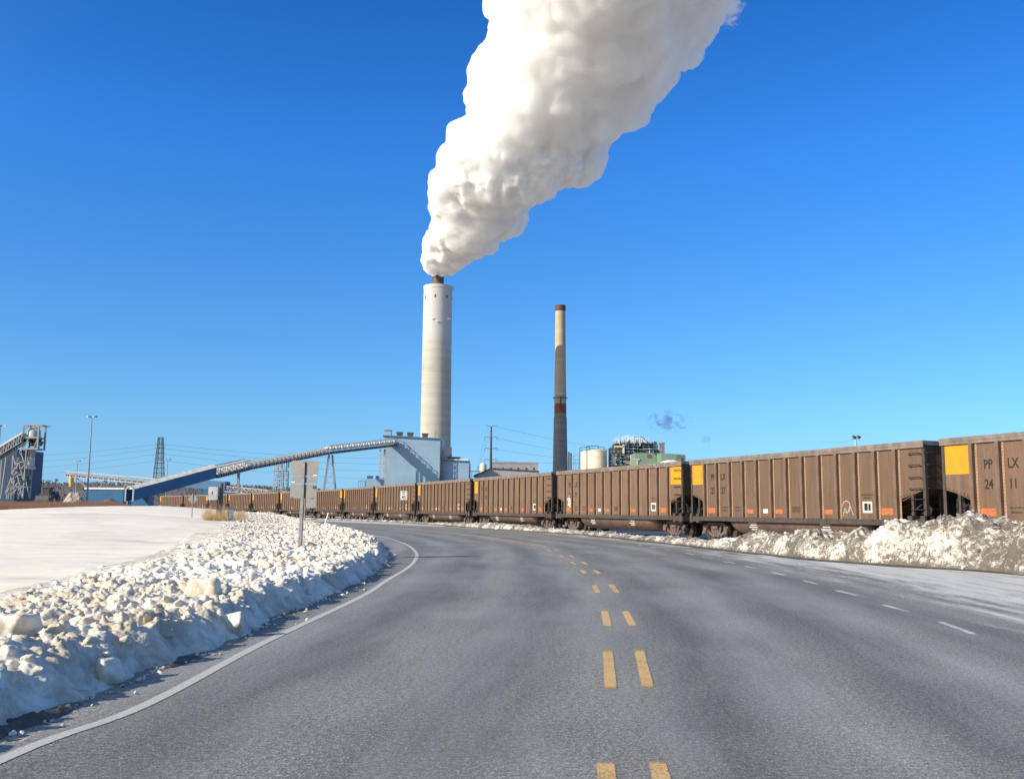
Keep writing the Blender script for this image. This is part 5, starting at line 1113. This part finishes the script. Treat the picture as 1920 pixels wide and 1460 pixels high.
# ------------------------------------------------------------------ roadside things
m_sgn = mat('bare_aluminium', (.16, .16, .158), .55, scale=2, metal=.15, var=.12); m_gpost = mat('galvanised_post', (.15, .16, .165), .5, metal=.3, scale=6)
def uchan(h, wd_=.075, dp=.04):
    g = MB(); w2 = wd_/2
    g.box(-w2*.45, w2*.45, -dp-.004, -dp, 0, h); g.box(-w2*.45-.004, -w2*.45, -dp, 0, 0, h); g.box(w2*.45, w2*.45+.004, -dp, 0, 0, h); g.box(-w2, -w2*.45-.004, -.004, 0, 0, h); g.box(w2*.45+.004, w2, -.004, 0, 0, h); return g
sgb = gnd(560, 1048); SY = sgb[1]; SX = at(563, 1040, SY).x
r = tag(empty('road_sign', (SX, SY, .1), R(-24)), 'tall metal post with the grey backs of three stacked road signs', 'road sign'); r.rotation_euler = (0, R(.8), R(-20))
zp = lambda py: at(570, py, SY).z-.1
MB().box(-.05, .05, -.05, -.045, 0, zp(866)).box(-.05, -.045, -.045, 0, 0, zp(866)).box(.045, .05, -.045, 0, 0, zp(866)).build('post', m_gpost, r)
def panel(x0, x1, z0, z1, rad=.05, name='sign_back', th=.006, mm=None):
    pts = []
    for cx, cz, a0 in ((x1-rad, z0+rad, -90), (x1-rad, z1-rad, 0), (x0+rad, z1-rad, 90), (x0+rad, z0+rad, 180)):
        for k in range(5): a = R(a0+k*22.5); pts.append((cx+rad*math.cos(a), cz+rad*math.sin(a)))
    return MB().prism(pts[::-1], .002, .002+th).build(name, mm or m_sgn, r)
panel(-.41, .45, zp(892), zp(863)); panel(-.40, .43, zp(905.3), zp(893.4), .03); panel(-.42, .43, zp(934), zp(907.8))
for x, z in ((-.34, zp(903.5)), (.36, zp(890.5))): MB().box(x-.06, x+.06, -.003, .0015, z-.015, z+.015).build('sticker', m_white, r)
for x, z in ((-.36, zp(933.5)), (.3, zp(934))): MB().box(x-.045, x+.045, -.006, .001, z-.02, z+.02).build('clip', m_steel, r)
MB().prism([(.3, zp(911)), (.38, zp(910)), (.42, zp(912)), (.42, zp(915)), (.33, zp(916)), (.3, zp(914))], -.006, .001).build('sticker', m_bk, r)
for z in (zp(868), zp(889), zp(896), zp(903), zp(910), zp(930)): MB().tube((0, -.055, z), (0, -.045, z), .012, n=6).build('bolt', m_steel, r)
# second sign behind it
p = gnd(570.5, 989); q = at(571, 925, p[1]); r = tag(empty('road_sign', (p[0], p[1], .0), R(-25)), 'smaller grey sign back on a thin post behind the tall sign post', 'road sign'); zq = lambda py: at(575, py, p[1]).z
MB().box(-.035, .035, -.04, -.03, 0, zq(930)).box(-.035, -.028, -.03, 0, 0, zq(930)).box(.028, .035, -.03, 0, 0, zq(930)).build('post', m_gpost, r); panel(.02, .95, zq(952), zq(930)); 
# diamond sign back
p = at(360.5, 958, 66); r = tag(empty('diamond_sign', (p.x, 66, .4), R(-15)), 'grey back of a diamond sign before the last gondolas', 'road sign'); zq = lambda py: at(360, py, 66).z-.4; zc2 = (zq(925)+zq(946))/2; hd = (zq(925)-zq(946))/2
MB().box(-.03, .03, -.04, -.005, 0, zq(925)).build('post', m_gpost, r); MB().prism([(0, zc2-hd), (-hd*1.05, zc2), (0, zc2+hd), (hd*1.05, zc2)], 0, .006).build('sign_back', m_sgn, r)
# speed limit sign
p = gnd(756, 981.5); r = tag(empty('speed_limit_sign', (p[0], p[1], 0)), 'white speed limit 45 sign standing before the gondolas', 'speed limit sign'); zq = lambda py: at(756, py, p[1]).z; sw = 13.2/2/F*p[1]
MB().box(-.035, .035, .01, .04, 0, zq(922)).build('post', m_gpost, r); m_sgw = mat('sign_white', (.80, .80, .78), .5, scale=3, var=.03); z0, z1 = zq(936.8), zq(919.8); pn = panel(-sw, sw, z0, z1, .04, 'sign_face', .006, m_sgw); pn.location = (0, -.006, 0)
g = MB(); bo = .035
g.box(-sw+bo, sw-bo, -.007, -.0045, z1-bo-.02, z1-bo).box(-sw+bo, sw-bo, -.007, -.0045, z0+bo, z0+bo+.02).box(-sw+bo, -sw+bo+.02, -.007, -.0045, z0+bo+.02, z1-bo-.02).box(sw-bo-.02, sw-bo, -.007, -.0045, z0+bo+.02, z1-bo-.02).build('border', m_bk, r)
hh = z1-z0
for s_, sz, fz in (('SPEED', .20, .83), ('LIMIT', .20, .62), ('45', .60, .28)):
    o = link('lettering', text_mesh(s_, sz*hh/1.0*.85, m_bk, .95), r); o.location = (0, -.0075, z0+hh*fz)
# leaning marker post
p = gnd(601, 998); b0 = at(604, 991, p[1]); t0 = at(616, 961, p[1]); o = MB().tube((0, 0, -.3), (t0.x-b0.x, 0, t0.z-b0.z), .035, .045, 10).build('marker_post', m_white); o.location = b0; tag(o, 'white marker post leaning to the right out of the snow bank', 'marker post')
# utility pole with meter box
Yp = 62; m_wpole = mat('weathered_wood', (.15, .13, .105), .9, scale=3, stretch=(1, 1, .15), col2=(.07, .06, .05))
p = at(413, 970, Yp); r = tag(empty('utility_pole', (p.x, Yp, p.z-.2)), 'short wooden pole carrying a pale meter box in the dry grass', 'pole'); zq = lambda py: at(413, py, Yp).z-p.z+.2
MB().lathe([(.13, 0), (.115, zq(905.5))], n=14).build('pole', m_wpole, r, True); xb0 = at(394, 915, Yp).x-p.x; 
bxm = MB().box(xb0, -.13, -.35, -.05, zq(937), zq(912.5)).build('meter_box', m_ltsteel, r); MB().box(xb0+.12, -.2, -.356, -.351, zq(934), zq(916)).build('door', mat('box_door', (.42, .44, .45), .5), bxm); MB().box(-.5, -.45, -.37, -.357, zq(927), zq(921)).build('latch', m_steel, bxm)
MB().tube((-.2, -.1, 0), (-.2, -.1, zq(937)), .04, n=6).beam((.05, -.1, .0), (-.15, -.1, zq(950)), .06).build('conduit', m_steel, r)
p = at(431, 972, 61); r = tag(empty('utility_cabinet', (p.x, 61, p.z-.1), R(12)), 'narrow blue-grey cabinet right of the wooden meter pole', 'cabinet'); ch = at(431, 951, 61).z-p.z+.1
MB().box(-.18, .2, -.2, .2, 0, ch-.08).build('housing', mat('cabinet_grey', (.30, .34, .38), .5, scale=3), r); MB().prismx([(-.24, ch-.08), (.24, ch-.08), (.24, ch-.04), (-.24, ch+.03)], -.2, .22).build('lid', m_gpost, r); MB().box(-.14, -.1, -.21, -.2, .1, ch-.2).build('door', m_navy, r)
# dry grass
m_gr = mat('dry_grass', (.52, .38, .22), .9, scale=2, col2=(.30, .20, .11)); V = []; r_ = np.random.default_rng(18)
Gx = []; 
for (x0, x1, Y0, Y1, n, h) in ((384, 409, 60, 62, 1300, .45), (403, 431, 60.5, 63, 700, .7), (438, 462, 62, 70, 420, .7), (386, 396, 62, 63, 90, 1.1), (416, 424, 60, 61, 90, 1.1), (384, 430, 60, 61, 260, .9)):
    for k in range(n):
        Yy = r_.uniform(Y0, Y1); a, _ = ray(r_.uniform(x0, x1), 950); Gx.append((a*Yy, Yy, h*r_.uniform(.4, 1.)))
Gx = np.array(Gx); de = lbx(Gx[:, 1])-Gx[:, 0]; hb, _ = hfield(de, Gx[:, 0], Gx[:, 1]); n = len(Gx); ln = r_.normal(0, .16, (n, 2)); wd = r_.uniform(.006, .014, n); ang = r_.uniform(0, 3.14, n)
v4 = np.zeros((n, 3, 3)); v4[:, 0] = np.stack([Gx[:, 0]-wd, Gx[:, 1], hb-.1], 1); v4[:, 1] = np.stack([Gx[:, 0]+wd, Gx[:, 1], hb-.1], 1); v4[:, 2] = np.stack([Gx[:, 0]+ln[:, 0], Gx[:, 1]+ln[:, 1], hb+Gx[:, 2]], 1)
tag(link('dry_grass', npmesh('dry_grass', v4.reshape(-1, 3), np.arange(3*n).reshape(-1, 3), m_gr, False)), 'dry straw-coloured grass round the meter pole and cabinet', 'grass', kind='stuff')
# ------------------------------------------------------------------ steam
def cauliflower(name, spheres, voxel, m, seed=1, amp=.16, fine=True):
    bm = bmesh.new(); bmesh.ops.create_icosphere(bm, subdivisions=2, radius=1); bv = np.array([v.co[:] for v in bm.verts]); bf = np.array([[v.index for v in f.verts] for f in bm.faces]); bm.free()
    V = np.concatenate([bv*s[3]+np.array(s[:3]) for s in spheres]); Fc = np.concatenate([bf+i*len(bv) for i in range(len(spheres))])
    me = npmesh(name, V, Fc, m); o = link(name, me); md = o.modifiers.new('r', 'REMESH'); md.mode = 'VOXEL'; md.voxel_size = voxel
    dg = bpy.context.evaluated_depsgraph_get(); me2 = bpy.data.meshes.new_from_object(o.evaluated_get(dg)); o.modifiers.clear(); o.data = me2; bpy.data.meshes.remove(me)
    return o, me2
def revox(o, voxel):                 # close any fold the displacement made
    md = o.modifiers.new('r', 'REMESH'); md.mode = 'VOXEL'; md.voxel_size = voxel; dg = bpy.context.evaluated_depsgraph_get(); m2 = bpy.data.meshes.new_from_object(o.evaluated_get(dg)); o.modifiers.clear()
    m2.polygons.foreach_set('use_smooth', np.ones(len(m2.polygons), bool)); return m2
def displace(me, fn):
    n = len(me.vertices); co = np.zeros(n*3, np.float32); me.vertices.foreach_get('co', co); co = co.reshape(-1, 3).astype(float); no = np.zeros(n*3, np.float32); me.vertices.foreach_get('normal', no); no = no.reshape(-1, 3)
    me.vertices.foreach_set('co', (co+no*fn(co)[:, None]).astype(np.float32).ravel()); me.update(); me.polygons.foreach_set('use_smooth', np.ones(len(me.polygons), bool)); me.update()
_Z = lambda a: [(760+x/2.6076, y/2.6076) for x, y in a]
R_out = _Z([(188, 1353), (215, 1352), (240, 1340), (300, 1290), (330, 1270), (385, 1245), (405, 1255), (455, 1220), (440, 1190), (500, 1160), (560, 1130), (580, 1090), (578, 1010), (620, 995), (720, 950), (740, 915), (800, 900), (870, 895), (930, 860), (955, 810), (975, 750), (985, 680), (1030, 640), (1040, 600), (1100, 615), (1200, 570), (1165, 540), (1195, 500), (1205, 470), (1250, 465), (1270, 420), (1305, 380), (1300, 340), (1340, 320), (1400, 310), (1440, 265), (1420, 225), (1480, 200), (1490, 150), (1520, 110), (1530, 60), (1545, 0), (1640, -150), (1800, -380), (1980, -620)])
L_out = _Z([(138, 1353), (105, 1330), (80, 1290), (90, 1240), (90, 1190), (110, 1140), (130, 1100), (135, 1050), (135, 960), (125, 900), (160, 840), (185, 800), (175, 750), (225, 700), (240, 630), (280, 600), (330, 590), (315, 520), (305, 460), (345, 430), (340, 380), (355, 300), (375, 260), (425, 215), (430, 160), (470, 110), (495, 90), (440, 70), (415, 30), (410, 0), (450, -170), (540, -380), (650, -620)])
lf = np.array([(y, x) for x, y in L_out]); rt = np.array([(y, x) for x, y in R_out]); lf = lf[np.argsort(-lf[:, 0])]; rt = rt[np.argsort(-rt[:, 0])]
poly = np.array(R_out+L_out[::-1]); pq = np.roll(poly, -1, 0)
def inside(P):
    x, y = P[:, 0][:, None], P[:, 1][:, None]; x1, y1, x2_, y2_ = poly[:, 0], poly[:, 1], pq[:, 0], pq[:, 1]
    return (((y1 > y) != (y2_ > y)) & (x < (x2_-x1)*(y-y1)/(y2_-y1+1e-12)+x1)).sum(1) % 2 == 1
def dist(P):
    d = pq-poly; t_ = np.clip(((P[:, None]-poly[None])*d[None]).sum(2)/((d*d).sum(1)[None]+1e-9), 0, 1); c = poly[None]+t_[..., None]*d[None]; return np.sqrt(((P[:, None]-c)**2).sum(2)).min(1)
def edges(py): return np.interp(py, lf[::-1, 0], lf[::-1, 1]), np.interp(py, rt[::-1, 0], rt[::-1, 1])
# the dense boiling base and the softer upper body are two parts of one plume
Yc = 700.; rg = np.random.default_rng(11); sp = []; py = 524.
def drift(py): h = max(0, 522-py)/2.62; return -(1.3*min(h, 50)+.55*max(0, h-50))
P = np.stack([rg.uniform(780, 1500, 26000), rg.uniform(-225, 519, 26000)], 1); P = P[inside(P)]; dd_ = dist(P); l_, r_e = edges(P[:, 1]); Rr_ = (r_e-l_)/2; u_ = np.clip((P[:, 0]-(l_+r_e)/2)/Rr_, -1, 1)
def put(i, rs, dep):
    a, b_ = ray(P[i, 0], P[i, 1]); D = Yc+drift(P[i, 1])+dep/F*700; return (a*D, D, EYE+b_*D, rs*D/F)
core = []; skin_ = []
order = np.argsort(-dd_); cnt = 0
for i in order[::6]:
    if dd_[i] > .55*Rr_[i] or dd_[i] > 34: core.append(put(i, dd_[i]*.97, 0.)); cnt += 1
core = core[::max(1, len(core)//260)]
sel = rg.choice(len(P), 3400, replace=False)
for i in sel:
    rs = min(dd_[i]*1.04+.6, Rr_[i]*rg.uniform(.12, .40), 44); ext = max(0, math.sqrt(max(0, 1-u_[i]**2))*Rr_[i]*.72-rs*.6); dep = ext*(rg.choice((-1, 1)) if rg.random() < .8 else rg.uniform(-1, 1))
    if rs > 1.2: skin_.append(put(i, rs, dep))
sp = core+skin_
def steammat(name, dens, an):
    global t, L
    m = bpy.data.materials.new(name); m.use_nodes = True; t = m.node_tree; L = t.links; t.nodes.remove(t.nodes['Principled BSDF'])
    vs_ = N(t, 'ShaderNodeVolumeScatter'); vs_.inputs['Color'].default_value = (.9975, .9988, 1., 1); vs_.inputs['Density'].default_value = dens; vs_.inputs['Anisotropy'].default_value = an; L.new(vs_.outputs[0], t.nodes['Material Output'].inputs['Volume']); return m
ZC = 212.
# extra small puffs over the base
lowsp = []
for i in rg.choice(np.nonzero(P[:, 1] > 385)[0], 1100):
    rs = min(dd_[i]+1.6, rg.uniform(2.2, 7.5)); ext = math.sqrt(max(0, 1-u_[i]**2))*Rr_[i]*.72; lowsp.append(put(i, rs, ext*rg.choice((-1, 1))))
lo_s = [s for s in sp if s[2]-s[3] < ZC and s[3] < 26]; up_s = [s for s in sp if s[2] > ZC-16]
plume, pme = cauliflower('steam_plume', up_s, 1.3, steammat('steam', .3, .3))
base_pl, bme = cauliflower('plume_base', lo_s+lowsp, .75, steammat('dense_steam', 1.1, .2)); base_pl.parent = plume
def pd(c):
    h = np.clip((c[:, 2]-190)/170, 0, 1.2); r_ = 0
    for s0, w_, sd0 in ((34., 5.5, 3), (15., 3.4, 4), (7., 2.3, 5), (3.2, 1.1, 6)):
        q = c/s0; r_ = r_+w_*(.85-1.6*np.abs(vn(q[:, 0], q[:, 1], q[:, 2], sd0)))*(.45+.55*np.clip(h, 0, 1))
    return r_
def pb_(c):
    r_ = 0
    for s0, w_, sd0 in ((9., 1.5, 13), (4.2, 1.0, 14), (2., .5, 15)):
        q = c/s0; r_ = r_+w_*(.8-2.0*np.abs(vn(q[:, 0], q[:, 1], q[:, 2], sd0)))
    return r_*np.clip((c[:, 2]-164)/16, .15, 1)
displace(pme, pd); displace(bme, pb_)
plume.data = pme = revox(plume, 1.2); base_pl.data = bme = revox(base_pl, .75)
tag(plume, 'huge billowing white steam plume rising from the tall chimney', 'steam plume', kind='stuff')
# small steam and smoke over the boiler house
spb = []
for (x, y, r_) in ((1156, 828, 6), (1162, 823, 6), (1152, 834, 4), (1170, 826, 5), (1178, 828, 4), (1165, 831, 6), (1206, 825, 5), (1199, 823, 4), (1211, 829, 4)):
    a, b_ = ray(x, y); spb.append((a*648, 648+random.uniform(-3, 3), EYE+b_*648, r_*648/F))
def smoke(name, box, dens, col, scale, label, thr=(.48, .62), aniso=0.):
    (x0, y0, x1, y1, Y, dp) = box; a = at(x0, y1, Y); b_ = at(x1, y0, Y); o = MB().box(a.x, b_.x, Y-dp/2, Y+dp/2, a.z, b_.z).build(name, None if False else (m := bpy.data.materials.new(name))); m.use_nodes = True
    global t, L
    t = m.node_tree; L = t.links; t.nodes.remove(t.nodes['Principled BSDF']); v = N(t, 'ShaderNodeVolumePrincipled'); v.inputs['Color'].default_value = (*col, 1); v.inputs['Anisotropy'].default_value = aniso
    tc = N(t, 'ShaderNodeTexCoord'); g = tc.outputs['Generated']; n_ = noise(mapn(tc.outputs['Object'], (scale,)*3), 1., 6, .62, .8)
    # soft ellipsoid inside the box so that nothing shows its faces
    vv = N(t, 'ShaderNodeVectorMath', operation='MULTIPLY_ADD'); L.new(g, vv.inputs[0]); vv.inputs[1].default_value = (2, 2, 2); vv.inputs[2].default_value = (-1, -1, -1)
    ln_ = N(t, 'ShaderNodeVectorMath', operation='LENGTH'); L.new(vv.outputs[0], ln_.inputs[0]); fall = mth('SUBTRACT', 1., ln_.outputs['Value'], clamp=True)
    d = ramp(mth('ADD', n_, mth('MULTIPLY', mth('SUBTRACT', fall, .5), .35)), [(thr[0], 0.), (thr[1], 1.)]); d = mth('MULTIPLY', mth('MULTIPLY', d, mth('MINIMUM', mth('MULTIPLY', fall, 4.), 1.)), dens)
    L.new(d, v.inputs['Density']); L.new(v.outputs[0], t.nodes['Material Output'].inputs['Volume']); tag(o, label, 'smoke', kind='stuff'); return o
smoke('steam_wisp', (1140, 812, 1228, 838, 648, 12), .22, (1, 1, 1), .16, 'thin white steam drifting over the boiler house roof', (.40, .60))
smoke('smoke_wisp', (1196, 758, 1306, 822, 660, 10), .2, (.14, .20, .50), .24, 'faint shaded blue smoke wisp in the sky above the green buildings', (.50, .60))  # shade on the wisp is put into its dark blue volume colour
smoke('smoke_wisp', (1308, 812, 1340, 840, 660, 8), .08, (.10, .13, .30), .2, 'smallest faint smoke wisp, low in the sky right of the others', (.47, .62))  # blue volume colour again carries painted shade
smoke('steam_wisp', (1330, -40, 1402, 60, 520, 14), .5, (1, 1, 1), .2, 'torn white wisp at the upper right edge of the big plume', (.42, .60))
